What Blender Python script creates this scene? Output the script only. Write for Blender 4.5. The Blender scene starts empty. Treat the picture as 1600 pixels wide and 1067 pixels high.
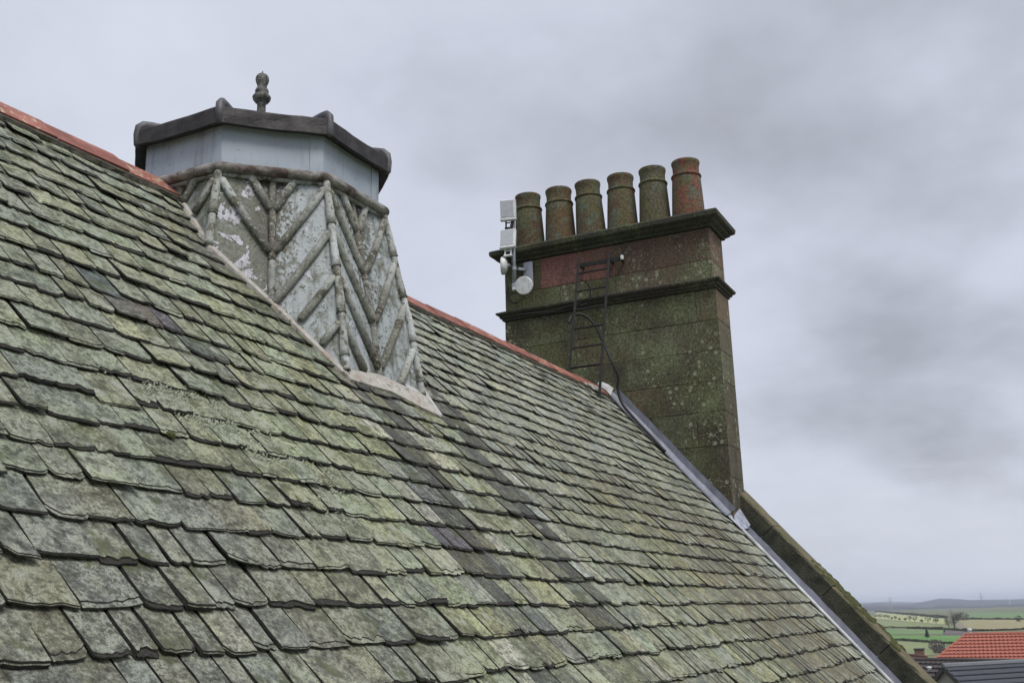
import bpy, math, random
from mathutils import Vector, Matrix, noise as mnoise

random.seed(11)
scene = bpy.context.scene
COL = scene.collection
R = math.radians

# ------------------------------------------------------------------ camera
CAM = Vector((0.0, -4.0, -2.274))
C_R = Vector((0.445473839807883, -0.8948463808022022, -0.02833748069290326))
C_U = Vector((-0.21359225896962852, -0.13696192576687283, 0.9672744066698348))
C_F = Vector((0.8694431579781807, 0.4248427775723975, 0.2521452148851899))
cam_data = bpy.data.cameras.new('camera')
cam = bpy.data.objects.new('camera', cam_data)
COL.objects.link(cam)
cam.matrix_world = Matrix(((C_R.x, C_U.x, -C_F.x, CAM.x), (C_R.y, C_U.y, -C_F.y, CAM.y),
                           (C_R.z, C_U.z, -C_F.z, CAM.z), (0, 0, 0, 1)))
cam_data.sensor_width = 36.0
cam_data.lens = 37.125
cam_data.clip_start = 0.05
cam_data.clip_end = 40000
scene.camera = cam

# ------------------------------------------------------------------ world, sun, exposure
SUN_DIR = Vector((-0.35, -0.55, 0.95)).normalized()
world = bpy.data.worlds.new('World')
scene.world = world
world.use_nodes = True
wt = world.node_tree
wt.nodes.clear()
def wn(t, **k):
    n = wt.nodes.new(t)
    for a, b in k.items(): setattr(n, a, b)
    return n
wl = wt.links.new
sky = wn('ShaderNodeTexSky', sky_type='NISHITA', sun_disc=False)
sky.sun_elevation = math.asin(SUN_DIR.z)
sky.sun_rotation = math.atan2(SUN_DIR.x, SUN_DIR.y)
sky.dust_density = 3.0
tc = wn('ShaderNodeTexCoord')
sep = wn('ShaderNodeSeparateXYZ'); wl(tc.outputs['Generated'], sep.inputs[0])
zc = wn('ShaderNodeMath', operation='MAXIMUM'); wl(sep.outputs['Z'], zc.inputs[0]); zc.inputs[1].default_value = 0.0
za = wn('ShaderNodeMath', operation='ADD'); wl(zc.outputs[0], za.inputs[0]); za.inputs[1].default_value = 0.32
dv = wn('ShaderNodeVectorMath', operation='DIVIDE'); wl(tc.outputs['Generated'], dv.inputs[0])
cz = wn('ShaderNodeCombineXYZ')
for i in range(3): wl(za.outputs[0], cz.inputs[i])
wl(cz.outputs[0], dv.inputs[1])
n1 = wn('ShaderNodeTexNoise'); n1.inputs['Scale'].default_value = 0.95; n1.inputs['Detail'].default_value = 5; n1.inputs['Roughness'].default_value = 0.52
mp = wn('ShaderNodeMapping'); wl(dv.outputs[0], mp.inputs[0]); mp.inputs['Location'].default_value = (1.4, -5.2, -3.1)
wl(mp.outputs[0], n1.inputs['Vector'])
n2 = wn('ShaderNodeTexNoise'); n2.inputs['Scale'].default_value = 3.6; n2.inputs['Detail'].default_value = 7; n2.inputs['Roughness'].default_value = 0.56
wl(mp.outputs[0], n2.inputs['Vector'])
mx = wn('ShaderNodeMath', operation='MULTIPLY_ADD'); wl(n2.outputs['Fac'], mx.inputs[0]); mx.inputs[1].default_value = 0.27; wl(n1.outputs['Fac'], mx.inputs[2])
cr = wn('ShaderNodeValToRGB')
el = cr.color_ramp.elements
el[0].position = 0.43; el[0].color = (2.45, 2.56, 2.88, 1)
el[1].position = 0.82; el[1].color = (4.75, 4.95, 5.5, 1)
e = el.new(0.61); e.color = (3.9, 4.07, 4.68, 1)
wl(mx.outputs[0], cr.inputs[0])
# lighter, faintly bluer band low over the land
hz_ = wn('ShaderNodeMapRange'); wl(sep.outputs['Z'], hz_.inputs[0])
hz_.inputs[1].default_value = 0.0; hz_.inputs[2].default_value = 0.09; hz_.inputs[3].default_value = 0.9; hz_.inputs[4].default_value = 0.0
m1 = wn('ShaderNodeMixRGB'); wl(hz_.outputs[0], m1.inputs[0]); wl(cr.outputs[0], m1.inputs[1]); m1.inputs[2].default_value = (4.2, 4.5, 5.15, 1)
m2 = wn('ShaderNodeMixRGB'); m2.inputs[0].default_value = 0.9; wl(sky.outputs[0], m2.inputs[1]); wl(m1.outputs[0], m2.inputs[2])
bg = wn('ShaderNodeBackground'); wl(m2.outputs[0], bg.inputs[0]); bg.inputs[1].default_value = 0.1
wo = wn('ShaderNodeOutputWorld'); wl(bg.outputs[0], wo.inputs[0])

sun_data = bpy.data.lights.new('sun', 'SUN')
sun_data.energy = 1.5
sun_data.angle = R(25)
sun_data.color = (1.0, 0.96, 0.9)
sun = bpy.data.objects.new('sun', sun_data)
COL.objects.link(sun)
sun.rotation_euler = SUN_DIR.to_track_quat('Z', 'Y').to_euler()

scene.view_settings.view_transform = 'Standard'
scene.view_settings.look = 'None'
scene.view_settings.exposure = 0.72
scene.view_settings.gamma = 1.0
scene.view_settings.use_curve_mapping = False
scene.render.engine = 'CYCLES'
scene.cycles.max_bounces = 5
scene.cycles.diffuse_bounces = 3
scene.cycles.volume_bounces = 0
scene.cycles.use_denoising = True

# ------------------------------------------------------------------ material helper
class NT:
    def __init__(self, name):
        self.m = bpy.data.materials.new(name)
        self.m.use_nodes = True
        self.t = self.m.node_tree
        self.t.nodes.clear()
        self.out = self.t.nodes.new('ShaderNodeOutputMaterial')
        self.b = self.t.nodes.new('ShaderNodeBsdfPrincipled')
        self.t.links.new(self.b.outputs[0], self.out.inputs[0])
        self.pos = self.n('ShaderNodeNewGeometry').outputs['Position']
    def n(self, t, **k):
        x = self.t.nodes.new(t)
        for a, b in k.items(): setattr(x, a, b)
        return x
    def put(self, sock, v):
        if isinstance(v, bpy.types.NodeSocket): self.t.links.new(v, sock)
        elif isinstance(v, (tuple, list)):
            sock.default_value = tuple(v) + (1,) if len(v) == 3 and len(sock.default_value) == 4 else tuple(v)
        else: sock.default_value = v
    def noise(self, scale, detail=4, rough=0.55, vec=None, dist=0.0, col=False):
        x = self.n('ShaderNodeTexNoise')
        self.put(x.inputs['Vector'], vec or self.pos)
        x.inputs['Scale'].default_value = scale; x.inputs['Detail'].default_value = detail
        x.inputs['Roughness'].default_value = rough; x.inputs['Distortion'].default_value = dist
        return x.outputs['Color' if col else 'Fac']
    def voro(self, scale, vec=None, feature='F1', rnd=1.0):
        x = self.n('ShaderNodeTexVoronoi', feature=feature)
        self.put(x.inputs['Vector'], vec or self.pos)
        x.inputs['Scale'].default_value = scale; x.inputs['Randomness'].default_value = rnd
        return x.outputs['Distance']
    def map(self, scale, loc=(0, 0, 0), rot=(0, 0, 0), vec=None):
        x = self.n('ShaderNodeMapping')
        self.put(x.inputs[0], vec or self.pos)
        x.inputs['Scale'].default_value = scale; x.inputs['Location'].default_value = loc; x.inputs['Rotation'].default_value = rot
        return x.outputs[0]
    def math(self, op, a, b=0.0, c=0.0, clamp=False):
        x = self.n('ShaderNodeMath', operation=op, use_clamp=clamp)
        self.put(x.inputs[0], a); self.put(x.inputs[1], b)
        if len(x.inputs) > 2: self.put(x.inputs[2], c)
        return x.outputs[0]
    def rng(self, v, a, b, c=0.0, d=1.0, smooth=False):
        x = self.n('ShaderNodeMapRange', interpolation_type='SMOOTHSTEP' if smooth else 'LINEAR')
        self.put(x.inputs[0], v)
        for i, q in enumerate((a, b, c, d)): self.put(x.inputs[i + 1], q)
        return x.outputs[0]
    def mix(self, f, a, b, blend='MIX'):
        x = self.n('ShaderNodeMixRGB', blend_type=blend)
        self.put(x.inputs[0], f); self.put(x.inputs[1], a); self.put(x.inputs[2], b)
        return x.outputs[0]
    def attr(self, name, out='Color'):
        x = self.n('ShaderNodeAttribute', attribute_name=name)
        return x.outputs[out]
    def sep(self, v):
        x = self.n('ShaderNodeSeparateXYZ'); self.put(x.inputs[0], v); return x.outputs
    def comb(self, a, b, c):
        x = self.n('ShaderNodeCombineXYZ')
        for i, q in enumerate((a, b, c)): self.put(x.inputs[i], q)
        return x.outputs[0]
    def bump(self, h, strength=0.5, dist=0.01):
        x = self.n('ShaderNodeBump')
        x.inputs['Strength'].default_value = strength; x.inputs['Distance'].default_value = dist
        self.put(x.inputs['Height'], h)
        self.put(self.b.inputs['Normal'], x.outputs[0])
    def done(self, col, rough=0.85, metal=0.0, spec=None):
        self.put(self.b.inputs['Base Color'], col); self.put(self.b.inputs['Roughness'], rough)
        self.put(self.b.inputs['Metallic'], metal)
        if spec is not None: self.b.inputs['Specular IOR Level'].default_value = spec
        return self.m

M = {}
def build_materials():
    # ---- weathered slate face: tint = colour of this slate, wear = (lichen, streaks, tail)
    t = NT('slate'); tint = t.attr('tint'); wear = t.sep(t.attr('wear', 'Vector'))
    med = t.noise(17, 4, 0.6); fine = t.noise(85, 5, 0.72); grit = t.noise(330, 3, 0.6); blot = t.noise(5, 3, 0.5)
    px = t.sep(t.pos)
    # the slope's own coordinates: along the courses and down the roof
    vec = t.comb(t.math('MULTIPLY', px[0], 62), t.math('MULTIPLY', px[2], 4.2), 0.0)
    streak = t.noise(1.0, 4, 0.65, vec=vec)
    grain = t.noise(1.0, 4, 0.7, vec=t.comb(t.math('MULTIPLY', px[0], 120), t.math('MULTIPLY', px[2], 34), 0.3))
    c = t.mix(1.0, tint, t.mix(t.rng(fine, 0.34, 0.68), (0.36, 0.36, 0.35), (1.5, 1.5, 1.47)), 'MULTIPLY')
    mott = t.noise(34, 5, 0.7); c = t.mix(t.rng(mott, 0.38, 0.54, 0.8, 0.0), c, t.mix(1.0, c, (0.42, 0.41, 0.38), 'MULTIPLY'))
    c = t.mix(1.0, c, t.mix(t.rng(med, 0.36, 0.64), (0.66, 0.66, 0.65), (1.3, 1.31, 1.27)), 'MULTIPLY')
    c = t.mix(t.rng(blot, 0.4, 0.65, 0, 0.55), c, t.mix(1.0, c, (1.16, 1.2, 0.92), 'MULTIPLY'))
    lm = t.math('ADD', t.math('MULTIPLY', fine, 0.62), t.math('MULTIPLY', med, 0.5))
    lm = t.math('ADD', lm, t.math('MULTIPLY', t.math('SUBTRACT', wear[0], 0.5), 0.34))
    lm = t.math('ADD', lm, t.math('MULTIPLY', wear[2], 0.1))
    lich = t.rng(lm, 0.575, 0.65, 0, 0.85, True)
    lc = t.mix(t.rng(grit, 0.35, 0.65), (0.28, 0.305, 0.24), (0.5, 0.52, 0.44))
    c = t.mix(lich, c, lc)
    sg = t.mix(t.rng(streak, 0.33, 0.68), (0.4, 0.39, 0.36), (1.5, 1.52, 1.5))
    c = t.mix(wear[1], c, t.mix(1.0, c, sg, 'MULTIPLY'))
    ros = t.math('ADD', t.voro(11, feature='SMOOTH_F1'), t.math('MULTIPLY', fine, 0.42)); rmask = t.rng(t.math('ADD', t.noise(4.3, 3), t.math('MULTIPLY', wear[0], 0.25)), 0.58, 0.66)
    c = t.mix(t.math('MULTIPLY', t.rng(ros, 0.40, 0.46, 0.8, 0), rmask), c, t.mix(t.rng(grit, 0.35, 0.65), (0.3, 0.33, 0.25), (0.56, 0.58, 0.5)))
    mo = t.rng(t.math('ADD', t.noise(7.5, 4, 0.65), t.math('MULTIPLY', fine, 0.3)), 0.74, 0.80, 0, 0.8); c = t.mix(mo, c, (0.10, 0.115, 0.045))
    pit = t.rng(grit, 0.33, 0.46, 0.75, 0.0)
    c = t.mix(pit, c, t.mix(1.0, c, (0.34, 0.34, 0.32), 'MULTIPLY'))
    spot = t.rng(t.voro(21), 0.0, 0.13, 1, 0); spot = t.math('MULTIPLY', t.rng(spot, 0.35, 0.6), t.rng(t.noise(3.1, 2), 0.56, 0.62))
    c = t.mix(spot, c, (0.55, 0.56, 0.5))
    h = t.math('ADD', t.math('MULTIPLY', fine, 0.9), t.math('MULTIPLY', med, 1.5))
    h = t.math('ADD', h, t.math('ADD', t.math('MULTIPLY', grain, 0.55), t.math('MULTIPLY', grit, 0.3)))
    t.bump(h, 1.0, 0.013); M['slate'] = t.done(c, t.rng(med, 0.35, 0.65, 0.48, 0.78))
    # ---- broken slate edge, painted near-black to deepen the shadow lines around each slate
    t = NT('slate_edge_shade'); v = t.noise(1, 4, 0.7, vec=t.map((60, 160, 160)))
    c = t.mix(t.rng(v, 0.35, 0.7), (0.007, 0.007, 0.006), (0.05, 0.047, 0.04)); t.bump(v, 0.8, 0.006); M['slate_edge_shade'] = t.done(c, 0.9)
    t = NT('roof_felt'); M['felt'] = t.done((0.02, 0.02, 0.02), 0.95)
    # ---- red clay ridge tile
    t = NT('red_clay'); a = t.noise(6, 4); b = t.noise(60, 5, 0.7); g = t.noise(9, 3)
    c = t.mix(t.rng(a, 0.35, 0.7), (0.19, 0.058, 0.042), (0.36, 0.135, 0.105))
    c = t.mix(t.rng(b, 0.5, 0.75, 0, 0.5), c, (0.48, 0.26, 0.2))
    pit = t.math('MULTIPLY', t.rng(t.voro(34), 0.08, 0.2, 1, 0), t.rng(g, 0.48, 0.54)); c = t.mix(pit, c, (0.09, 0.035, 0.025))
    c = t.mix(t.rng(t.noise(1, 4, 0.6, vec=t.map((10, 26, 26))), 0.5, 0.68, 0, 0.75), c, (0.11, 0.06, 0.045)); lw = t.math('MULTIPLY', t.rng(t.noise(26, 4, 0.6), 0.57, 0.61), t.rng(t.noise(3, 2), 0.45, 0.55)); c = t.mix(lw, c, (0.42, 0.38, 0.26))
    t.bump(b, 0.3, 0.004); M['red_clay'] = t.done(c, 0.75)
    t = NT('mortar'); a = t.noise(40, 5, 0.7); c = t.mix(t.rng(a, 0.35, 0.65), (0.045, 0.04, 0.032), (0.15, 0.14, 0.11)); t.bump(a, 0.9, 0.012); M['mortar'] = t.done(c, 0.95)
    t = NT('pale_mortar'); a = t.noise(30, 5, 0.7); b = t.noise(9, 4); c = t.mix(t.rng(a, 0.3, 0.7), (0.3, 0.29, 0.26), (0.52, 0.5, 0.46)); c = t.mix(t.rng(b, 0.5, 0.66, 0, 0.6), c, (0.33, 0.25, 0.2)); c = t.mix(t.rng(t.noise(16, 5, 0.75), 0.56, 0.64, 0, 0.75), c, (0.12, 0.11, 0.09)); t.bump(a, 0.8, 0.01); M['pale_mortar'] = t.done(c, 0.9)
    # ---- sheet lead
    t = NT('grey_lead'); a = t.noise(5, 4); v = t.noise(1, 4, 0.6, vec=t.map((14, 14, 2.5))); c = t.mix(t.rng(v, 0.3, 0.7), (0.11, 0.118, 0.155), (0.2, 0.212, 0.265)); c = t.mix(t.rng(a, 0.5, 0.7, 0, 0.5), c, (0.085, 0.09, 0.11)); t.bump(a, 0.5, 0.02); M['lead'] = t.done(c, 0.55, 0.15)
    t = NT('pale_lead'); a = t.noise(8, 4); b = t.noise(60, 4); c = t.mix(t.rng(a, 0.35, 0.65), (0.36, 0.37, 0.38), (0.6, 0.61, 0.62)); t.bump(b, 0.3, 0.004); M['pale_lead'] = t.done(c, 0.6, 0.1)
    t = NT('bright_lead'); v = t.noise(1, 4, 0.6, vec=t.map((30, 30, 4))); M['bright_lead'] = t.done(t.mix(t.rng(v, 0.35, 0.65), (0.2, 0.22, 0.3), (0.48, 0.51, 0.57)), 0.5, 0.1)
    t = NT('dark_lead'); a = t.noise(7, 5, 0.6); b = t.noise(45, 4); v = t.noise(1, 4, 0.6, vec=t.map((16, 16, 4)))
    c = t.mix(t.rng(v, 0.35, 0.7), (0.013, 0.011, 0.012), (0.042, 0.036, 0.036)); c = t.mix(t.rng(a, 0.55, 0.7, 0, 0.5), c, (0.09, 0.083, 0.086)); t.bump(t.math('ADD', a, t.math('MULTIPLY', b, 0.4)), 0.5, 0.012); M['dark_lead'] = t.done(c, 0.6, 0.1)
    t = NT('cap_lead'); a = t.noise(9, 4); M['cap_lead'] = t.done(t.mix(t.rng(a, 0.35, 0.65), (0.05, 0.048, 0.053), (0.13, 0.13, 0.145)), 0.55, 0.1)
    # ---- painted lead of the ventilator drum
    t = NT('drum_paint'); a = t.noise(4, 4); v = t.noise(1, 4, 0.6, vec=t.map((20, 20, 2))); c = t.mix(t.rng(a, 0.3, 0.7), (0.285, 0.33, 0.395), (0.36, 0.405, 0.47)); c = t.mix(t.rng(v, 0.54, 0.7, 0, 0.6), c, (0.17, 0.17, 0.155)); c = t.mix(t.rng(t.noise(40, 4, 0.7), 0.62, 0.7, 0, 0.6), c, (0.1, 0.1, 0.09)); t.bump(a, 0.2, 0.01); M['drum'] = t.done(c, 0.55)
    # ---- flaking skirt panels: pale grey lead, green algae, peeling white flakes with dark rims
    t = NT('flaking_lead'); wear = t.sep(t.attr('wear', 'Vector')); a = t.noise(3.4, 4, 0.6); b = t.noise(11, 4, 0.6, dist=0.6); d = t.noise(42, 4, 0.65); g = t.noise(140, 3)
    c = t.mix(t.rng(a, 0.35, 0.65), (0.33, 0.365, 0.375), (0.42, 0.455, 0.48))
    alg = t.math('ADD', t.math('MULTIPLY', a, 0.7), t.math('MULTIPLY', b, 0.5)); alg = t.math('ADD', alg, t.math('ADD', t.math('MULTIPLY', d, 0.2), t.math('MULTIPLY', t.math('SUBTRACT', wear[0], 0.5), 0.5)))
    c = t.mix(t.rng(alg, 0.68, 0.83, 0, 0.85, True), c, t.mix(t.rng(d, 0.4, 0.62), (0.05, 0.055, 0.03), (0.17, 0.175, 0.115)))
    fl = t.math('ADD', t.math('MULTIPLY', t.noise(6.5, 3, 0.5, dist=1.2), 0.8), t.math('MULTIPLY', d, 0.2))
    fl = t.math('ADD', fl, t.math('MULTIPLY', t.math('SUBTRACT', wear[1], 0.5), 0.2)); c = t.mix(t.rng(fl, 0.615, 0.625), c, (0.47, 0.47, 0.53))
    rim = t.rng(t.math('ABSOLUTE', t.math('SUBTRACT', fl, 0.615)), 0.002, 0.009, 1, 0); c = t.mix(rim, c, (0.05, 0.05, 0.04))
    vc = t.math('ADD', t.math('MULTIPLY', d, 1.0), t.math('MULTIPLY', wear[2], 0.34)); c = t.mix(t.rng(vc, 0.655, 0.72, 0, 0.92), c, t.mix(t.rng(g, 0.4, 0.6), (0.028, 0.024, 0.017), (0.13, 0.12, 0.085)))
    sp = t.voro(48); sm = t.rng(t.noise(6, 3), 0.47, 0.56); ring = t.math('MULTIPLY', t.rng(t.math('ABSOLUTE', t.math('SUBTRACT', sp, 0.26)), 0.03, 0.09, 1, 0), sm)
    c = t.mix(t.math('MULTIPLY', ring, 0.75), c, (0.06, 0.06, 0.045))
    c = t.mix(t.rng(g, 0.66, 0.74, 0, 0.35), c, (0.1, 0.1, 0.08)); c = t.mix(t.rng(t.noise(1, 4, 0.6, vec=t.map((22, 22, 3))), 0.52, 0.68, 0, 0.6), c, (0.075, 0.08, 0.055))
    t.bump(t.math('ADD', t.math('MULTIPLY', fl, 2), d), 0.4, 0.012); M['skirt'] = t.done(c, 0.65)
    # ---- the lead rolls: dark with crusts
    t = NT('stained_roll'); tn = t.attr('tint'); a = t.noise(9, 4, 0.6); d = t.noise(48, 5, 0.7); g = t.noise(5, 3)
    c = t.mix(t.rng(a, 0.38, 0.48), (0.09, 0.085, 0.068), (0.29, 0.305, 0.31)); c = t.mix(1, c, tn, 'MULTIPLY')
    c = t.mix(t.rng(d, 0.56, 0.62), c, (0.36, 0.36, 0.3)); c = t.mix(t.rng(d, 0.36, 0.44, 0.85, 0), c, (0.03, 0.028, 0.02))
    c = t.mix(t.rng(g, 0.52, 0.62, 0, 0.4), c, (0.1, 0.1, 0.06)); t.bump(t.math('ADD', a, d), 0.8, 0.012); M['roll'] = t.done(c, 0.75)
    t = NT('rusty_roll'); a = t.noise(7, 4); d = t.noise(50, 5, 0.7); c = t.mix(t.rng(a, 0.42, 0.6), (0.06, 0.04, 0.032), (0.3, 0.3, 0.28)); c = t.mix(t.rng(d, 0.57, 0.66, 0, 0.7), c, (0.2, 0.085, 0.05)); c = t.mix(t.rng(d, 0.36, 0.44, 0.8, 0), c, (0.03, 0.025, 0.02)); t.bump(t.math('ADD', a, d), 0.8, 0.01); M['rust_roll'] = t.done(c, 0.75)
    # ---- chimney sandstone: tint = this block's own stone colour, wear.r = moss, wear.g = white lichen
    t = NT('sandstone'); tn = t.attr('tint'); wear = t.sep(t.attr('wear', 'Vector')); a = t.noise(2.6, 6, 0.66); d = t.noise(38, 5, 0.72); g = t.noise(150, 3, 0.6)
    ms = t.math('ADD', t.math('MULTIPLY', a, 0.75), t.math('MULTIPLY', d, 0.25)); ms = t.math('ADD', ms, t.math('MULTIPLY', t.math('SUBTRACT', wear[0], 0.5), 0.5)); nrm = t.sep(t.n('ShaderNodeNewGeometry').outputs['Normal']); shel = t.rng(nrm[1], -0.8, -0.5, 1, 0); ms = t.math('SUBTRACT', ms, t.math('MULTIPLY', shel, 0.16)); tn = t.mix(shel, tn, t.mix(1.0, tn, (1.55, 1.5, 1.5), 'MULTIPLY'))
    c = t.mix(1, tn, t.mix(t.rng(d, 0.32, 0.7), (0.42, 0.42, 0.42), (1.5, 1.5, 1.5)), 'MULTIPLY')
    c = t.mix(t.rng(t.noise(1, 5, 0.6, vec=t.map((5, 5, 1.2))), 0.5, 0.66, 0, 0.7), c, (0.03, 0.028, 0.02))
    mc = t.mix(t.rng(t.noise(2.1, 3), 0.4, 0.6), (0.078, 0.08, 0.03), (0.13, 0.152, 0.08)); mc = t.mix(1, mc, t.mix(t.rng(d, 0.35, 0.65), (0.45, 0.45, 0.45), (1.5, 1.5, 1.5)), 'MULTIPLY')
    c = t.mix(t.rng(ms, 0.42, 0.62, 0, 0.92), c, mc)
    v1 = t.rng(t.math('ADD', t.voro(13), t.math('MULTIPLY', d, 0.3)), 0.40, 0.45, 1, 0); v2 = t.rng(t.math('ADD', t.voro(31), t.math('MULTIPLY', d, 0.35)), 0.36, 0.41, 1, 0)
    lz = t.noise(2.2, 3, 0.6); lz = t.math('ADD', lz, t.math('MULTIPLY', t.math('SUBTRACT', wear[1], 0.5), 0.5)); lsp = t.math('MAXIMUM', t.math('MULTIPLY', v1, t.rng(lz, 0.52, 0.58)), t.math('MULTIPLY', v2, t.rng(lz, 0.46, 0.54)))
    c = t.mix(t.math('MULTIPLY', lsp, 0.7), c, (0.29, 0.31, 0.22))
    c = t.mix(t.rng(g, 0.34, 0.44, 0.6, 0), c, (0.012, 0.012, 0.008))
    t.bump(t.math('ADD', a, t.math('ADD', d, t.math('MULTIPLY', g, 0.3))), 0.8, 0.014); M['stone'] = t.done(c, 0.92)
    t = NT('stone_core'); M['core'] = t.done((0.03, 0.028, 0.02), 0.95)
    # ---- chimney pots: terracotta under lichen crust, tint = clay
    t = NT('pot_clay'); tn = t.attr('tint'); a = t.noise(5, 4, 0.6); d = t.noise(34, 5, 0.7); g = t.noise(110, 3); k = t.noise(8, 3)
    c = t.mix(t.rng(a, 0.42, 0.6), tn, (0.088, 0.084, 0.038)); c = t.mix(t.rng(k, 0.5, 0.62, 0, 0.8), c, (0.085, 0.105, 0.072)); c = t.mix(1, c, t.mix(t.rng(d, 0.33, 0.68), (0.42, 0.42, 0.42), (1.5, 1.5, 1.5)), 'MULTIPLY')
    sp = t.math('MULTIPLY', t.rng(t.voro(30), 0.1, 0.22, 1, 0), t.rng(t.noise(4, 2), 0.5, 0.58)); c = t.mix(t.math('MULTIPLY', sp, 0.6), c, (0.24, 0.26, 0.2))
    pit = t.math('MULTIPLY', t.rng(t.voro(46), 0.1, 0.2, 1, 0), t.rng(t.noise(6, 2), 0.45, 0.55)); c = t.mix(pit, c, (0.02, 0.018, 0.01))
    t.bump(t.math('ADD', a, d), 0.6, 0.012); M['pot'] = t.done(c, 0.9)
    # ---- mossy coping
    t = NT('coping_stone'); a = t.noise(6, 5, 0.65); d = t.noise(40, 5, 0.7); nz = t.sep(t.n('ShaderNodeNewGeometry').outputs['Normal'])
    c = t.mix(t.rng(a, 0.36, 0.64), (0.02, 0.023, 0.014), (0.062, 0.062, 0.042)); c = t.mix(t.rng(d, 0.62, 0.67, 0, 0.5), c, (0.2, 0.18, 0.15))
    top = t.mix(t.rng(a, 0.38, 0.6), (0.085, 0.09, 0.045), (0.2, 0.155, 0.105)); top = t.mix(t.rng(d, 0.5, 0.6), top, (0.085, 0.095, 0.035))
    up = t.math('MULTIPLY', t.rng(nz[2], 0.35, 0.5), 1.0); c = t.mix(up, c, top); t.bump(t.math('ADD', a, d), 0.9, 0.02); M['coping'] = t.done(c, 0.95)
    t = NT('moss'); a = t.noise(60, 4); M['moss'] = t.done(t.mix(a, (0.025, 0.034, 0.008), (0.085, 0.088, 0.03)), 1.0)
    t = NT('crust'); a = t.noise(70, 4); M['crust'] = t.done(t.mix(t.rng(a, 0.35, 0.65), (0.17, 0.19, 0.13), (0.46, 0.49, 0.39)), 0.95)
    # ---- metals, plastics
    t = NT('black_iron'); a = t.noise(30, 4); M['iron'] = t.done(t.mix(t.rng(a, 0.4, 0.65), (0.008, 0.008, 0.008), (0.026, 0.022, 0.02)), 0.7, 0.2)
    t = NT('black_rubber'); M['rubber'] = t.done((0.009, 0.009, 0.01), 0.6)
    t = NT('white_plastic'); a = t.noise(14, 4); v = t.noise(1, 4, 0.6, vec=t.map((40, 40, 7))); c = t.mix(t.rng(a, 0.4, 0.7), (0.66, 0.68, 0.7), (0.5, 0.51, 0.5)); M['white'] = t.done(t.mix(t.rng(v, 0.55, 0.72, 0, 0.7), c, (0.3, 0.3, 0.26)), 0.5)
    t = NT('grey_plastic'); a = t.noise(20, 4); M['grey_plastic'] = t.done(t.mix(a, (0.3, 0.32, 0.36), (0.5, 0.52, 0.56)), 0.45)
    t = NT('galvanised'); a = t.noise(40, 4); M['galv'] = t.done(t.mix(a, (0.2, 0.22, 0.25), (0.42, 0.44, 0.47)), 0.4, 0.6)
    t = NT('finial_paint'); a = t.noise(24, 4, 0.6); d = t.noise(80, 4, 0.7); c = t.mix(t.rng(a, 0.42, 0.6), (0.03, 0.03, 0.027), (0.12, 0.12, 0.11)); c = t.mix(t.rng(d, 0.6, 0.66), c, (0.4, 0.4, 0.36)); t.bump(d, 0.6, 0.006); M['finial'] = t.done(c, 0.7)
    # ---- land
    def land(name, c1, c2, s=0.05, rows=None):
        t = NT(name); a = t.noise(s, 5, 0.6); b = t.noise(s * 14, 4, 0.6)
        f = t.math('ADD', t.math('MULTIPLY', a, 0.65), t.math('MULTIPLY', b, 0.35))
        M[name] = t.done(t.mix(t.rng(f, 0.38, 0.62), c1, c2), 1.0)
    land('rough_grass', (0.085, 0.11, 0.045), (0.17, 0.17, 0.08))
    land('pasture', (0.15, 0.195, 0.08), (0.22, 0.25, 0.11))
    land('pale_pasture', (0.27, 0.3, 0.13), (0.38, 0.39, 0.19))
    land('bright_grass', (0.08, 0.19, 0.035), (0.12, 0.24, 0.06))
    land('green_grass', (0.10, 0.18, 0.06), (0.15, 0.225, 0.09))
    land('ploughed', (0.085, 0.07, 0.07), (0.14, 0.115, 0.11))
    land('stubble', (0.22, 0.22, 0.095), (0.33, 0.265, 0.15), 0.02)
    land('far_wood', (0.025, 0.027, 0.03), (0.06, 0.062, 0.055), 0.012)
    land('far_hill', (0.06, 0.075, 0.05), (0.13, 0.14, 0.09), 0.004)
    t = NT('twig'); a = t.noise(0.7, 3); M['twig'] = t.done(t.mix(a, (0.05, 0.042, 0.038), (0.12, 0.1, 0.09)), 1.0)
    t = NT('hedge_leaf'); a = t.noise(0.5, 3); M['hedge'] = t.done(t.mix(a, (0.02, 0.026, 0.012), (0.06, 0.06, 0.03)), 1.0)
    t = NT('dark_needles'); M['needles'] = t.done((0.012, 0.02, 0.012), 1.0)
    def tile(name, c1, c2):
        t = NT(name); a = t.noise(2.4, 4); b = t.noise(11, 3); M[name] = t.done(t.mix(t.math('ADD', t.math('MULTIPLY', a, 0.6), t.math('MULTIPLY', b, 0.4)), c1, c2), 0.75)
    tile('red_tile', (0.24, 0.065, 0.048), (0.44, 0.165, 0.115)); tile('slate_grey_tile', (0.035, 0.038, 0.052), (0.095, 0.10, 0.125))
    tile('brown_tile', (0.035, 0.03, 0.028), (0.085, 0.072, 0.066)); tile('rust_tile', (0.10, 0.045, 0.035), (0.17, 0.08, 0.06))
    tile('grey_render', (0.22, 0.215, 0.2), (0.3, 0.29, 0.27)); tile('brick_wall', (0.12, 0.07, 0.055), (0.2, 0.12, 0.09)); tile('dark_board', (0.03, 0.028, 0.028), (0.06, 0.055, 0.05))
    tile('ridge_grey', (.10, .105, .12), (.19, .2, .225)); tile('house_stone', (0.14, 0.12, 0.085), (0.26, 0.22, 0.16)); tile('steel', (0.25, 0.26, 0.28), (0.35, 0.36, 0.38)); tile('white_paint', (0.7, 0.7, 0.7), (0.8, 0.8, 0.8))
build_materials()

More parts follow.
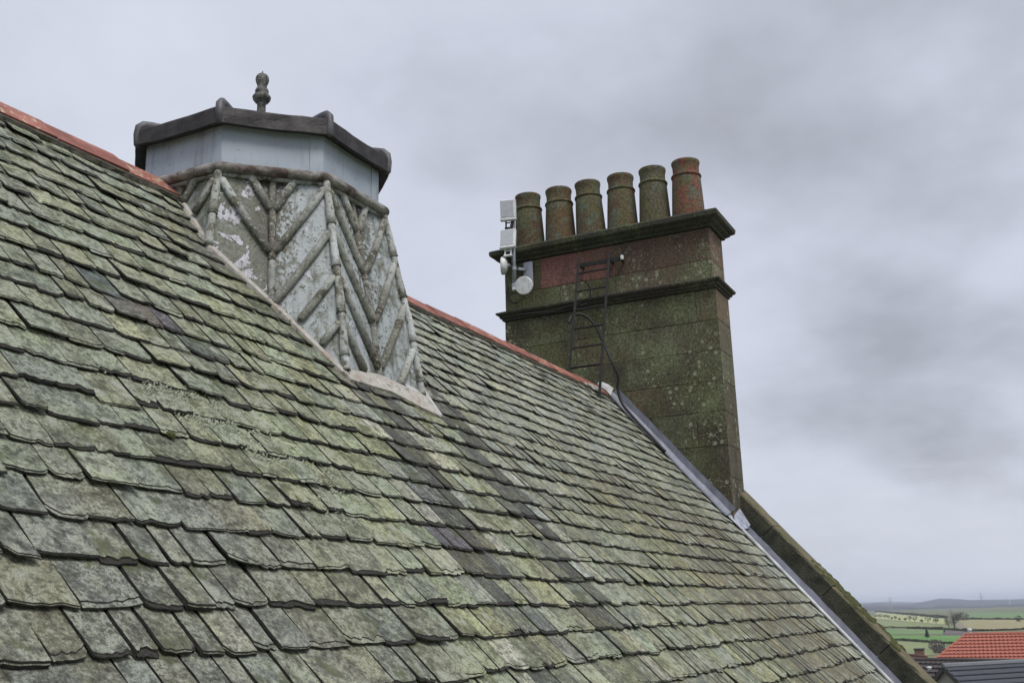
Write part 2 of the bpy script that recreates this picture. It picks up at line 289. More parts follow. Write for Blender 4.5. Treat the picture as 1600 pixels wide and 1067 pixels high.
# ------------------------------------------------------------------ mesh helper
class MB:
    def __init__(self):
        self.v = []; self.f = []; self.mi = []; self.tint = []; self.wear = []
        self.cur = (1, 1, 1); self.curw = (0.5, 0, 0); self.m = 0
    def vert(self, p):
        self.v.append((p[0], p[1], p[2])); self.tint.append(self.cur); self.wear.append(self.curw); return len(self.v) - 1
    def face(self, ids, m=None):
        self.f.append(ids); self.mi.append(self.m if m is None else m)
    def quad(self, a, b, c, d): self.face([self.vert(a), self.vert(b), self.vert(c), self.vert(d)])
    def grid(self, rows, m=None):
        ids = [[self.vert(p) for p in r] for r in rows]
        for i in range(len(ids) - 1):
            for j in range(len(ids[i]) - 1):
                self.face([ids[i][j], ids[i][j + 1], ids[i + 1][j + 1], ids[i + 1][j]], m)
        return ids
    def box(self, c, sx, sy, sz, bev=0.0, ux=Vector((1, 0, 0)), uy=Vector((0, 1, 0)), uz=Vector((0, 0, 1))):
        c = Vector(c); hx, hy, hz = sx / 2, sy / 2, sz / 2
        b = min(bev, hx * .6, hy * .6, hz * .6)
        P = lambda x, y, z: self.vert(c + ux * x + uy * y + uz * z)
        if b <= 0:
            i = [P(x, y, z) for z in (-hz, hz) for y in (-hy, hy) for x in (-hx, hx)]
            for q in ((0, 2, 3, 1), (4, 5, 7, 6), (0, 1, 5, 4), (2, 6, 7, 3), (0, 4, 6, 2), (1, 3, 7, 5)): self.face([i[k] for k in q])
            return
        # each corner gives three vertices
        V = {}
        for sx_ in (-1, 1):
            for sy_ in (-1, 1):
                for sz_ in (-1, 1):
                    V[(sx_, sy_, sz_, 0)] = P(sx_ * hx, sy_ * (hy - b), sz_ * (hz - b))
                    V[(sx_, sy_, sz_, 1)] = P(sx_ * (hx - b), sy_ * hy, sz_ * (hz - b))
                    V[(sx_, sy_, sz_, 2)] = P(sx_ * (hx - b), sy_ * (hy - b), sz_ * hz)
        for s in (-1, 1):
            self.face([V[(s, a, d, 0)] for a, d in ((-1, -1), (1, -1), (1, 1), (-1, 1))][::s])
            self.face([V[(a, s, d, 1)] for a, d in ((-1, -1), (-1, 1), (1, 1), (1, -1))][::s])
            self.face([V[(a, d, s, 2)] for a, d in ((-1, -1), (1, -1), (1, 1), (-1, 1))][::s])
        for p in (-1, 1):
            for q in (-1, 1):
                self.face([V[(p, q, -1, 0)], V[(p, q, 1, 0)], V[(p, q, 1, 1)], V[(p, q, -1, 1)]])
                self.face([V[(p, -1, q, 0)], V[(p, 1, q, 0)], V[(p, 1, q, 2)], V[(p, -1, q, 2)]])
                self.face([V[(-1, p, q, 1)], V[(1, p, q, 1)], V[(1, p, q, 2)], V[(-1, p, q, 2)]])
                for r in (-1, 1): self.face([V[(p, q, r, 0)], V[(p, q, r, 1)], V[(p, q, r, 2)]])
    def tube(self, pts, r, n=8, caps=True, round_end=False):
        pts = [Vector(p) for p in pts]; rs = r if isinstance(r, (list, tuple)) else [r] * len(pts)
        if round_end:
            d0 = (pts[0] - pts[1]).normalized(); d1 = (pts[-1] - pts[-2]).normalized()
            pts = [pts[0] + d0 * rs[0] * .6] + pts + [pts[-1] + d1 * rs[-1] * .6]; rs = [rs[0] * .5] + list(rs) + [rs[-1] * .5]
        up = None; rings = []
        for i, p in enumerate(pts):
            d = (pts[min(i + 1, len(pts) - 1)] - pts[max(i - 1, 0)]).normalized()
            if up is None:
                a = Vector((0, 0, 1)) if abs(d.z) < .9 else Vector((1, 0, 0)); up = (a - d * a.dot(d)).normalized()
            else:
                up = (up - d * up.dot(d)); up = up.normalized() if up.length > 1e-6 else Vector((1, 0, 0))
            s = d.cross(up)
            rings.append([self.vert(p + (up * math.cos(2 * math.pi * k / n) + s * math.sin(2 * math.pi * k / n)) * rs[i]) for k in range(n)])
        for i in range(len(rings) - 1):
            for k in range(n): self.face([rings[i][k], rings[i][(k + 1) % n], rings[i + 1][(k + 1) % n], rings[i + 1][k]])
        if caps: self.face(rings[0][::-1]); self.face(rings[-1])
    def lathe(self, c, prof, n=24, ux=Vector((1, 0, 0)), uy=Vector((0, 1, 0)), uz=Vector((0, 0, 1)), rag=None):
        c = Vector(c); rings = []
        for r, z in prof:
            rings.append([self.vert(c + (ux * math.cos(2 * math.pi * k / n) + uy * math.sin(2 * math.pi * k / n)) * (r + (rag(k, z) if rag else 0)) + uz * z) for k in range(n)])
        for i in range(len(rings) - 1):
            for k in range(n): self.face([rings[i][k], rings[i][(k + 1) % n], rings[i + 1][(k + 1) % n], rings[i + 1][k]])
        self.face(rings[0][::-1]); self.face(rings[-1])
    def build(self, name, mats, parent=None, origin=None, smooth=False, attrs=True):
        me = bpy.data.meshes.new(name)
        o = Vector(origin) if origin is not None else None
        vs = self.v if o is None else [(a[0] - o.x, a[1] - o.y, a[2] - o.z) for a in self.v]
        me.from_pydata(vs, [], self.f)
        for m in (mats if isinstance(mats, (list, tuple)) else [mats]): me.materials.append(m)
        me.polygons.foreach_set('material_index', self.mi)
        if smooth: me.polygons.foreach_set('use_smooth', [True] * len(self.f))
        if attrs and self.v:
            a = me.attributes.new('tint', 'FLOAT_COLOR', 'POINT'); a.data.foreach_set('color', [x for t in self.tint for x in (t[0], t[1], t[2], 1)])
            a = me.attributes.new('wear', 'FLOAT_VECTOR', 'POINT'); a.data.foreach_set('vector', [x for t in self.wear for x in t])
        me.update()
        ob = bpy.data.objects.new(name, me); COL.objects.link(ob)
        if parent is not None:
            ob.parent = parent
            base = o if o is not None else Vector((0, 0, 0))
            ob.location = base - wloc(parent)
        elif o is not None: ob.location = o
        return ob

def wloc(o):
    p = Vector(o.location)
    while o.parent is not None:
        o = o.parent; p += Vector(o.location)
    return p
def thing(name, label, cat, loc, group=None):
    o = bpy.data.objects.new(name, None); COL.objects.link(o); o.location = loc; o.empty_display_size = .2
    return tag(o, label, cat, group)
def tag(o, label=None, cat=None, group=None, kind=None):
    if label: o['label'] = label
    if cat: o['category'] = cat
    if group: o['group'] = group
    if kind: o['kind'] = kind
    return o
def nz(x, y, z=0.0): return mnoise.noise(Vector((x, y, z)))
def lerp(a, b, t): return a + (b - a) * t
def lerp3(a, b, t): return tuple(a[i] + (b[i] - a[i]) * t for i in range(3))
def sm(a, b, x):
    t = max(0.0, min(1.0, (x - a) / (b - a))) if a != b else float(x > a)
    return t * t * (3 - 2 * t)
def px_of(p):
    d = Vector(p) - CAM; z = d.dot(C_F)
    return (800 + 1650 * d.dot(C_R) / z, 533.5 - 1650 * d.dot(C_U) / z, z)

GROUND = -11.0
TH = R(49.2); CT, ST, TT = math.cos(TH), math.sin(TH), math.tan(TH)
AX = 0.12                                   # the ridge line's own y
def RP(x, s, n=0.0):                        # a point on the near roof slope: along, down, proud
    return Vector((x, -s * CT - n * ST, -s * ST + n * CT))
NR = Vector((0, -ST, CT)); SR = Vector((0, -CT, -ST))

# ================================================================== GROUND, FIELDS, HILLS
def structure(name, mb, mat): return tag(mb.build(name, mat, attrs=False), kind='structure')
g = MB(); rings_ = [0, 60, 200, 600, 1500, 3500, 6500]
gv = [[g.vert((0, 0, GROUND))]]
for r in rings_[1:]: gv.append([g.vert((r * math.cos(a * math.pi / 24), r * math.sin(a * math.pi / 24), GROUND)) for a in range(48)])
for k in range(48):
    g.face([gv[0][0], gv[1][k], gv[1][(k + 1) % 48]])
    for i in range(1, len(gv) - 1): g.face([gv[i][k], gv[i + 1][k], gv[i + 1][(k + 1) % 48], gv[i][(k + 1) % 48]])
structure('ground', g, M['rough_grass'])
def field(name, pts, mat, lift=0.06):
    m = MB(); m.face([m.vert((x, y, GROUND + lift)) for x, y in pts]); structure(name, m, M[mat])
field('field', [(1900, 260), (760, 60), (526, 41), (860, 121)], 'pale_pasture')
field('field', [(806, 113), (515, 41), (450, 29.5), (474, 61)], 'pasture')
field('field', [(458, 60), (411, 31), (354, 27), (362, 45)], 'green_grass')
field('field', [(350, 43), (332, 20), (266, 17), (308, 37)], 'bright_grass')
field('field', [(296, 35), (268, 19), (214, 16), (190, 22), (240, 28)], 'pasture')
field('field', [(408, 31.5), (396, 20), (338, 17), (350, 26.6)], 'ploughed')
field('field', [(670, 45), (560, -30), (340, -20), (385, 7), (437, 29)], 'stubble')
field('field', [(840, 125), (520, 66), (480, 140), (760, 260)], 'pasture')
field('field', [(500, 66), (350, 48), (300, 110), (440, 150)], 'green_grass')
field('field', [(1011, 67), (1212, 66), (930, -10), (600, -20), (640, 12), (694, 44)], 'green_grass')
m = MB()
for i in range(12):
    t0, t1 = i / 12, (i + 1) / 12
    f = lambda t: (lerp(560, 396, t), lerp(37.6, 23.5, t) + math.sin(t * 3) * .6)
    (x0, y0), (x1, y1) = f(t0), f(t1); m.quad((x0, y0 - 1.6, GROUND + .12), (x0, y0 + 1.6, GROUND + .12), (x1, y1 + 1.6, GROUND + .12), (x1, y1 - 1.6, GROUND + .12))
structure('track', m, M['house_stone'])

def ridge_of_hills(dist, depth, hfun, mat, name):
    m = MB(); rows = []
    for j in range(7):
        t = j / 6; row = []
        for i in range(-90, 91):
            a = R(4 + i * 0.45); d = dist + depth * t
            h = hfun(math.degrees(a)) * math.sin(math.pi * min(1, t * .55 + .02)) ** .8
            h += (3.0 * nz(a * 60, t * 3, dist) + 2.2 * nz(a * 190, t * 3, dist)) * (t > 0)
            row.append((d * math.cos(a), d * math.sin(a), GROUND - 1 + max(0, h) if j else GROUND - 1))
        rows.append(row)
    m.grid(rows); structure(name, m, M[mat])
ridge_of_hills(2300, 700, lambda a: 3 + 5.5 * (nz(a * .5, 3.1) + .4) + 5 * sm(5.6, 8.5, a) * (1 - sm(9, 20, a)), 'far_wood', 'hills')
ridge_of_hills(3800, 900, lambda a: 17 + 11 * nz(a * .33, 7.7) + 15 * math.exp(-((a - 4.9) / 1.0) ** 2) + 4 * nz(a * 2.1, 1.2), 'far_wood', 'hills')
ridge_of_hills(5600, 700, lambda a: 24 + 9 * nz(a * .2, 2.7) + 8 * sm(5.8, 7, a), 'far_hill', 'hills')

# ================================================================== TREES, HEDGES FAR OFF
def leaf_cloud(m, c, rx, ry, rz, n, size, flat=.0):
    for _ in range(n):
        while True:
            p = Vector((random.uniform(-1, 1), random.uniform(-1, 1), random.uniform(-1, 1)))
            if p.length <= 1 and (p.length > .45 or random.random() < .4): break
        q = Vector((c[0] + p.x * rx, c[1] + p.y * ry, c[2] + p.z * rz))
        a = Vector((random.gauss(0, 1), random.gauss(0, 1), random.gauss(0, 1))).normalized(); b = a.orthogonal().normalized()
        s = size * random.uniform(.5, 1.3)
        m.face([m.vert(q + a * s), m.vert(q - a * s * .5 + b * s * .8), m.vert(q - a * s * .6 - b * s * .7)])
def bare_tree(loc, h, label, spread=.45, levels=5, seed=1, group=None, name='bare_tree', twigs=True):
    rnd = random.Random(seed); root = thing(name, label, 'tree', loc, group)
    tr, cw = MB(), MB()
    def limb(p, d, L, r, lev):
        pts = [p]; dd = d.copy()
        for k in range(3):
            dd = (dd + Vector((rnd.gauss(0, .12), rnd.gauss(0, .12), rnd.gauss(.03, .08)))).normalized(); pts.append(pts[-1] + dd * L / 3)
        (tr if lev == 0 else cw).tube(pts, [r, r * .85, r * .7, r * .5], 4 if lev > 1 else 6, False)
        if lev >= levels: return
        for k in range(4 if lev < levels - 1 else 5):
            q = pts[1 + (k % 3)] if lev else lerp3v(pts[1], pts[3], k / 3)
            ax = Vector((rnd.gauss(0, 1), rnd.gauss(0, 1), rnd.gauss(0, .35))).normalized()
            nd = (dd * (1 - spread) + ax * spread * 1.25 + Vector((0, 0, .12))).normalized()
            limb(q, nd, L * rnd.uniform(.58, .78), r * .5, lev + 1)
    limb(Vector(loc) - Vector((0, 0, .2)), Vector((0, 0, 1)), h * .36, h * .026, 0)
    tr.build('trunk', M['twig'], root, loc, attrs=False); cw.build('crown', M['twig'], root, loc, attrs=False)
    return root
def lerp3v(a, b, t): return a + (b - a) * t
def on_ground(x, y): return (x, y, GROUND)
bare_tree(on_ground(440, 30.3), 10.6, 'largest bare winter tree beside the farm track between the fields', levels=5, seed=4, spread=.62)
bare_tree(on_ground(455, 33.5), 6.2, 'smaller bare tree close behind the left side of the largest bare tree', levels=4, seed=9)
def bush(loc, rx, ry, rz, label, n=160, mat='hedge', size=.3, group=None, name='bush', cat='bush'):
    m = MB(); leaf_cloud(m, (loc[0], loc[1], loc[2] + rz * .8), rx, ry, rz, n, size)
    m.tube([loc, (loc[0], loc[1], loc[2] + rz)], .06, 5)
    return tag(m.build(name, M[mat], origin=loc, attrs=False), label, cat, group)
for i in range(14):
    t = i / 13 + random.uniform(-.02, .02)
    x, y = lerp(905, 548, t), lerp(124, 47, t); h = random.uniform(1.3, 3.0)
    loc = on_ground(x, y)
    root = thing('hedgerow_tree', 'small dark thorn tree in the gappy row across the pale green field', 'tree', loc, 'thorn trees in a row across the pale field')
    m = MB(); m.tube([loc, (x, y, GROUND + h * .5)], .12, 5); m.build('trunk', M['twig'], root, loc, attrs=False)
    m = MB(); leaf_cloud(m, (x, y, GROUND + h * .68), h * .55, h * .55, h * .38, 60, .35); m.build('crown', M['hedge'], root, loc, attrs=False)
def hedge(p0, p1, h, w, label, dens=2.2, mat='hedge', size=.3, name='hedge'):
    m = MB(); L = math.hypot(p1[0] - p0[0], p1[1] - p0[1]); n = int(L * dens)
    for i in range(n):
        t = random.random(); hh = h * (.42 + .6 * max(0, nz(t * L * .11, p0[0] * .1) + .35))
        x, y = lerp(p0[0], p1[0], t) + random.uniform(-w, w), lerp(p0[1], p1[1], t) + random.uniform(-w, w)
        leaf_cloud(m, (x, y, GROUND + hh * .5), w, w, hh * .5, 7, size)
    return tag(m.build(name, M[mat], origin=(p0[0], p0[1], GROUND), attrs=False), label, 'hedge')
hedge((412, 30), (386, 22), 1.1, .7, 'dark hedge along the far edge of the purple ploughed strip', 7)
hedge((455, 49), (415, 31.5), 1.0, .7, 'dark broken hedge running left from the ploughed strip', 4)
hedge((476, 61.5), (456, 36), .7, .6, 'low hedge between the grey green field and the green field below', 3)
hedge((310, 37.5), (268, 18), .6, .6, 'ragged brown hedge at the near side of the brightest green field', 5)
hedge((383, 23), (392, 4), 1.2, .9, 'long grey green hedge below the tan stubble field', 8)
hedge((690, 44), (600, 5), 1.3, .9, 'dark hedge between the tan field and the green field on the right', 4)
hedge((1900, 262), (760, 61), 2.2, 2.0, 'long dark tree belt along the top of the pale field', .5, size=.9)
bush(on_ground(640, 42), 4.5, 4.5, 2.4, 'rounded grey bush to the right of the largest bare tree', 260, 'twig', .45)
bush(on_ground(560, 11.5), 1.4, 1.4, 1.7, 'upright dark bush standing alone on the hedge line of the right field', 120)
bush(on_ground(236, 18.3), 3.2, 1.6, 1.15, 'brown leafless thicket left of the red tiled roof', 520, 'twig', .16)
bush(on_ground(218, 16.2), 1.6, 1.3, .9, 'small brown thicket directly beside the red roof hip', 340, 'twig', .2)
cn = on_ground(318, 28.0); root = thing('conifer', 'tiny black conical evergreen standing alone in the bright green field', 'tree', cn)
m = MB(); m.tube([cn, (cn[0], cn[1], GROUND + .6)], .1, 5); m.build('trunk', M['twig'], root, cn, attrs=False)
m = MB()
for k in range(5): m.lathe((cn[0], cn[1], GROUND + .3), [(.85 - k * .15, k * .36), (.15, k * .36 + .6)], 9, rag=lambda q, z: random.uniform(-.12, .12))
m.build('crown', M['needles'], root, cn, attrs=False)
def pylon(x, y, h, label):
    loc = on_ground(x, y); root = thing('pylon', label, 'pylon', loc); m = MB(); b = h * .1
    for sx in (-1, 1):
        for sy in (-1, 1): m.tube([(x + sx * b, y + sy * b, GROUND), (x + sx * b * .3, y + sy * b * .3, GROUND + h * .6), (x, y, GROUND + h)], h * .008, 4)
    for k in range(6):
        z0, z1 = h * k / 8, h * (k + 1) / 8; w0, w1 = b * (1 - k / 8.6), b * (1 - (k + 1) / 8.6)
        for s in (-1, 1): m.tube([(x, y + s * w0, GROUND + z0), (x, y - s * w1, GROUND + z1)], h * .005, 4)
    m.build('tower', M['steel'], root, loc, attrs=False); m = MB()
    for z, w in ((.66, .2), (.78, .16), (.9, .12)): m.tube([(x, y - h * w, GROUND + h * z), (x, y, GROUND + h * (z + .015)), (x, y + h * w, GROUND + h * z)], h * .008, 4)
    m.build('crossarm', M['steel'], root, loc, attrs=False)
pylon(2380, 300, 27, 'faint far pylon above the left part of the distant hills')
pylon(2390, 125, 30, 'clearer lattice pylon on the skyline to the right of the big bare tree')
tx, ty = 3300, 103; loc = on_ground(tx, ty); root = thing('wind_turbine', 'tiny white wind turbine on the skyline at the far right', 'wind turbine', loc)
m = MB(); m.tube([loc, (tx, ty, GROUND + 24)], [.8, .5], 8); m.build('tower', M['white_paint'], root, loc, attrs=False)
m = MB(); m.box((tx, ty, GROUND + 24.3), 2.4, .9, .9, .1); m.build('nacelle', M['white_paint'], root, loc, attrs=False)
for k in range(3):
    a = R(90 + 120 * k); m = MB(); m.tube([(tx - 1.3, ty, GROUND + 24.3), (tx - 1.3, ty + 10 * math.cos(a), GROUND + 24.3 + 10 * math.sin(a))], [.5, .12], 5); m.build('blade', M['white_paint'], root, loc, attrs=False)

# ================================================================== HOUSES BELOW
def tiled_slope(m, o, along, L, down, S, nrm, course, pitch, amp, hip0=0.0, hip1=0.0, step=.05):
    """courses of corrugated tiles laid from the eave up; hip0 / hip1 cut the ends back to zero at the ridge"""
    n = max(3, int(S / course))
    for i in range(n):
        s0, s1 = S * i / n, S * (i + 1) / n
        def ends(s): return -hip0 * s / S if hip0 else 0, L + (hip1 * s / S if hip1 else 0)
        cols = max(4, int((L + hip0 + hip1) / (pitch / 4))); r0, r1, r2 = [], [], []
        for j in range(cols + 1):
            a0, b0 = ends(s0); a1, b1 = ends(s1); u0, u1 = lerp(a0, b0, j / cols), lerp(a1, b1, j / cols)
            w = amp * math.cos(u1 / pitch * 2 * math.pi)
            r0.append(o + along * u0 + down * s0 + nrm * (w * .3)); r1.append(o + along * u1 + down * s1 + nrm * (w + step)); r2.append(o + along * u1 + down * s1 + nrm * (w * .2 - .01))
        m.grid([r0, r1, r2])
def house(name, label, p0, p1, half, pitch, tilemat, wallmat, course=.34, tp=.3, amp=.03, hip0=0.0, hip1=0.0, wall_h=None, verge=True, ridge_r=.1, cat='house', step=.06):
    P0, P1 = Vector(p0), Vector(p1); al = (P1 - P0); L = al.length; al.normalize(); across = Vector((al.y, -al.x, 0))
    if (CAM - P0).dot(across) < 0: across = -across
    root = thing(name, label, cat, (P0.x, P0.y, GROUND)); t = math.tan(R(pitch)); S = half / math.cos(R(pitch))
    for sgn in (1, -1):
        ac = across * sgn; dn = (ac * math.cos(R(pitch)) - Vector((0, 0, 1)) * math.sin(R(pitch))); nr = (ac * math.sin(R(pitch)) + Vector((0, 0, 1)) * math.cos(R(pitch)))
        m = MB(); tiled_slope(m, P0, al, L, dn, S, nr, course, tp, amp, hip0, hip1, step); o = m.build('roof_slope', M[tilemat], root, (P0.x, P0.y, GROUND), attrs=False)
        o['kind'] = 'stuff'
    m = MB(); m.tube([P0 + Vector((0, 0, .03)), P1 + Vector((0, 0, .03))], ridge_r, 7); m.build('ridge_cap', M['ridge_grey' if tilemat == 'slate_grey_tile' else tilemat], root, (P0.x, P0.y, GROUND), attrs=False)
    ez = P0.z - half * t
    for hp, Pq, sg in ((hip0, P0, -1), (hip1, P1, 1)):
        if hp:
            a, b = Pq + al * sg * hp + across * half, Pq + al * sg * hp - across * half; a.z = b.z = ez
            m = MB(); m.face([m.vert(Pq), m.vert(a), m.vert(b)]); m.build('hip_slope', M[tilemat], root, (P0.x, P0.y, GROUND), attrs=False)
            m = MB(); m.tube([Pq, a + Vector((0, 0, .06))], .09, 6); m.tube([Pq, b + Vector((0, 0, .06))], .09, 6); m.build('hip_cap', M[tilemat], root, (P0.x, P0.y, GROUND), attrs=False)
    h2 = half - .25; q = .18
    a0, a1 = P0 - al * (hip0 - q if hip0 else -q), P1 + al * (hip1 - q if hip1 else -q)
    cs = [a0 + across * h2, a1 + across * h2, a1 - across * h2, a0 - across * h2]; wz = ez + .1
    m = MB(); ids = [(m.vert((c.x, c.y, GROUND)), m.vert((c.x, c.y, wz))) for c in cs]
    for i in range(4): m.face([ids[i][0], ids[(i + 1) % 4][0], ids[(i + 1) % 4][1], ids[i][1]])
    for hp, Pq, (i, j), e in ((hip0, P0, (3, 0), q), (hip1, P1, (1, 2), -q)):
        if not hp:
            ap = Pq + al * e; k = m.vert((ap.x, ap.y, P0.z - .1)); m.face([ids[i][1], ids[j][1], k])
    m.build('wall', M[wallmat], root, (P0.x, P0.y, GROUND), attrs=False)
    if verge:
        for Pq, hp, e in ((P0, hip0, .02), (P1, hip1, -.02)):
            if hp: continue
            m = MB()
            for sg in (1, -1):
                b = Pq + across * sg * half; b.z = ez; d = (b - Pq).normalized(); c = (Pq + b) / 2 + al * e - Vector((0, 0, .07))
                m.box(c, .07, (b - Pq).length, .2, 0, al, d, al.cross(d))
            m.build('bargeboard', M['dark_board'], root, (P0.x, P0.y, GROUND), attrs=False)
    return root, P0, al, across
def add_window(root, c, al, w, h, out):
    fr = MB(); fr.box(c + out * .02, w, .08, h, 0, al, out, Vector((0, 0, 1))); f = fr.build('window', M['white_paint'], root, wloc(root), attrs=False)
    m = MB(); m.box(c + out * .05, w - .16, .05, h - .16, 0, al, out, Vector((0, 0, 1))); m.build('pane', M['rubber'], f, wloc(root), attrs=False)
h1 = house('bungalow', 'bungalow with a bright red pantiled hipped roof beyond the dark roofs', (92.32, 2.5, -4.6), (92.6, -5.2, -4.6), 4.6, 37, 'red_tile', 'grey_render', .36, .3, .035, hip0=4.6, hip1=4.6, ridge_r=.12, step=.09)
h2 = house('bungalow', 'nearest bungalow with dark blue grey tiled roof and grey rendered gable', (57.41, 1.24, -5.2), (66.4, -7.1, -5.2), 3.7, 38, 'slate_grey_tile', 'grey_render', .36, .16, .03, ridge_r=.13, step=.07)
h3 = house('bungalow', 'long bungalow with a dark brown tiled roof behind the blue grey one', (76.4, 9.6, -5.62), (70.4, -3.0, -5.62), 4.2, 34, 'brown_tile', 'house_stone', .4, .34, .03, ridge_r=.12, step=.09)
h4 = house('cottage', 'small cottage with a rust brown roof and brick chimney left of the red roof', (92.5, 9.4, -5.8), (86.1, 4.9, -5.98), 2.6, 32, 'rust_tile', 'brick_wall', .36, .34, .02, ridge_r=.1, step=.05)
for rt, P, al, ac in (h1, h2, h3, h4):
    for k in range(2):
        add_window(rt, P + al * (1.8 + 2.6 * k) + ac * ({h1: 4.6, h2: 3.7, h3: 4.2, h4: 2.6}[(rt, P, al, ac)] - .25 if False else 0) + Vector((0, 0, 0)), al, 1.2, 1.1, ac) if False else None
def wallwin(hh, half, zc, us):
    rt, P, al, ac = hh
    for u in us: add_window(rt, Vector((P.x, P.y, zc)) + al * u + ac * (half - .25), al, 1.3, 1.1, ac)
wallwin(h1, 4.6, GROUND + 1.5, (1, 4.5)); wallwin(h2, 3.7, GROUND + 1.5, (2, 5, 8)); wallwin(h3, 4.2, GROUND + 1.5, (3, 7, 11)); wallwin(h4, 2.6, GROUND + 1.4, (2, 5))
# cottage chimney and the small flue terminals on the brown roof
m = MB(); m.box((87.6, 5.5, -5.9), .66, .66, .8, .03); ch = m.build('chimney', M['brick_wall'], h4[0], wloc(h4[0]), attrs=False)
m = MB(); m.box((87.6, 5.5, -5.46), .76, .76, .1, .02); m.build('chimney_cap', M['dark_board'], ch, wloc(h4[0]), attrs=False)
for k, (u, s) in enumerate(((7.2, .9), (9.3, .95))):
    rt, P, al, ac = h3; p = P + al * u + ac * s * math.cos(R(34)) - Vector((0, 0, 1)) * s * math.sin(R(34))
    m = MB(); m.lathe(p, [(.13, -.1), (.13, .06), (.19, .08), (.16, .15), (.04, .18)], 10); m.build('roof_vent', M['pale_lead'], rt, wloc(rt), attrs=False)
p = Vector((92.32, 2.5, -4.6)) + Vector((.53, -.85, 0)).normalized() * .4
m = MB(); m.lathe(p, [(.13, 0), (.13, .3), (.2, .32), (.16, .45), (.02, .5)], 10); m.build('flue', M['pale_lead'], h1[0], wloc(h1[0]), attrs=False)

# ================================================================== THE SLATED BUILDING
EAVE = 4.75
bld = thing('stone_building', 'stone building with the mossy green slated roof filling the foreground', 'building', (0, AX, GROUND))
X0, X1 = -3.0, 10.62
m = MB(); ye = -EAVE * CT + .35; ye2 = 2 * AX - ye
for (a, b) in (((X0, ye), (11.05, ye)), ((11.05, ye), (11.05, ye2)), ((11.05, ye2), (X0, ye2)), ((X0, ye2), (X0, ye))):
    zt = -EAVE * ST + .2
    m.quad((a[0], a[1], GROUND), (b[0], b[1], GROUND), (b[0], b[1], zt), (a[0], a[1], zt))
for x in (X0, 11.05): m.face([m.vert((x, ye, -EAVE * ST + .2)), m.vert((x, ye2, -EAVE * ST + .2)), m.vert((x, AX, AX * TT - .15))])
m.build('wall', M['house_stone'], bld, (0, AX, GROUND), attrs=False)
m = MB(); dk = -.06
m.quad(RP(X0, EAVE, dk), RP(11.05, EAVE, dk), RP(11.05, -AX / CT, dk), RP(X0, -AX / CT, dk))
def back(p): return Vector((p.x, 2 * AX - p.y, p.z))
m.quad(back(RP(X0, EAVE, dk)), back(RP(X0, -AX / CT, dk)), back(RP(11.05, -AX / CT, dk)), back(RP(11.05, EAVE, dk)))
roof = m.build('roof', M['felt'], bld, (0, AX, GROUND), attrs=False)

GREY = (.205, .205, .17); GREEN = (.225, .238, .18); LIME = (.275, .29, .185); PALE = (.30, .305, .265); BROWN = (.15, .132, .085); DARK = (.066, .063, .06); PURPLE = (.19, .185, .195); WHITE = (.30, .30, .275)
def slate_colour(x, s, rnd):
    n1 = nz(x * .7, s * .7, 1.0); n2 = nz(x * 2.1, s * 1.5, 5.0)
    c = lerp3(GREY, GREEN, sm(-.3, .3, n1 + (1.6 - s) * .35))
    lim = sm(2.6, 3.7, x + n2 * .5) * (1 - sm(5.0, 6.0, x)) * sm(.5, 1.2, s); c = lerp3(c, LIME, lim * .75)
    pal = sm(5.2, 6.0, x + n2 * .4) * (1 - .85 * sm(1.2, 2.6, s + n1 * .6)); c = lerp3(c, PALE, pal * .85)
    br = sm(5.9, 7.4, x + n1 * .8) * sm(1.1, 2.2, s + n2 * .5) * (1 - sm(9.7, 10.35, x)); c = lerp3(c, BROWN, br * .85)
    c = lerp3(c, (.24, .25, .15), sm(5.6, 6.2, x) * (1 - sm(7.2, 8.2, x)) * sm(1.7, 2.4, s) * .5)
    edge = sm(9.9, 10.35, x + n2 * .2); c = lerp3(c, PALE, edge * .8)
    lich = .46 + .14 * n2 + .06 * pal - .12 * br; strk = .18 + .5 * sm(5.0, 6.5, x) * (.6 + .4 * sm(1.0, 2.0, s)); tail = .0 + .9 * sm(5.8, 7.5, x) * sm(1.5, 2.2, s) * (n2 > -.1)
    if s > 1.3:
        sl = 4.52 - .26 * (s - 1.6) ; sr = 5.42 - .2 * (s - 1.6)
        fade = 1 - .35 * sm(2.6, 4.0, s)
        for q, w in ((sl, .25), (sr, .23)):
            d = abs(x - q + n2 * .06)
            k = (1 - sm(w * .6, w * 1.1, d)) * fade
            if rnd.random() < .93: c = lerp3(c, DARK, k * rnd.choice((.5, .75, .85, .95, .95))); lich -= k * .25; strk += k * .5
        for q in (sl + .27, sr + .22, sl - .24):
            k = (1 - sm(.06, .13, abs(x - q))) * fade
            if rnd.random() < .8: c = lerp3(c, WHITE, k * .85); strk += k * .5
        mid = sm(sl, sl + .2, x) * (1 - sm(sr - .2, sr, x)) * fade
        if rnd.random() < .45: c = lerp3(c, DARK, mid * .5); lich -= .1 * mid
    # washed dark beside the ventilator's lead on its left
    if .3 < s < 1.6:
        d = x - (4.0 + (s - .45) * .55)
        if -.42 < d < .3: c = lerp3(c, DARK, .62 * (1 - abs(d + .1) / .45) if abs(d + .1) < .45 else 0); lich -= .12
    k = 1.72 * rnd.uniform(.66, 1.2); wm = rnd.uniform(-.06, .06); c = (c[0] * k * (.97 + wm), c[1] * k * .99, c[2] * k * (1.03 - 1.5 * wm))
    return c, (max(.05, min(.9, lich + rnd.uniform(-.12, .12))), max(0, min(1, strk + rnd.uniform(-.1, .1))), tail)
NEW = [(2.80, 1.33), (3.02, 1.47), (2.87, 1.50), (3.2, 1.60), (4.08, 2.66)]       # the few clean purple slates
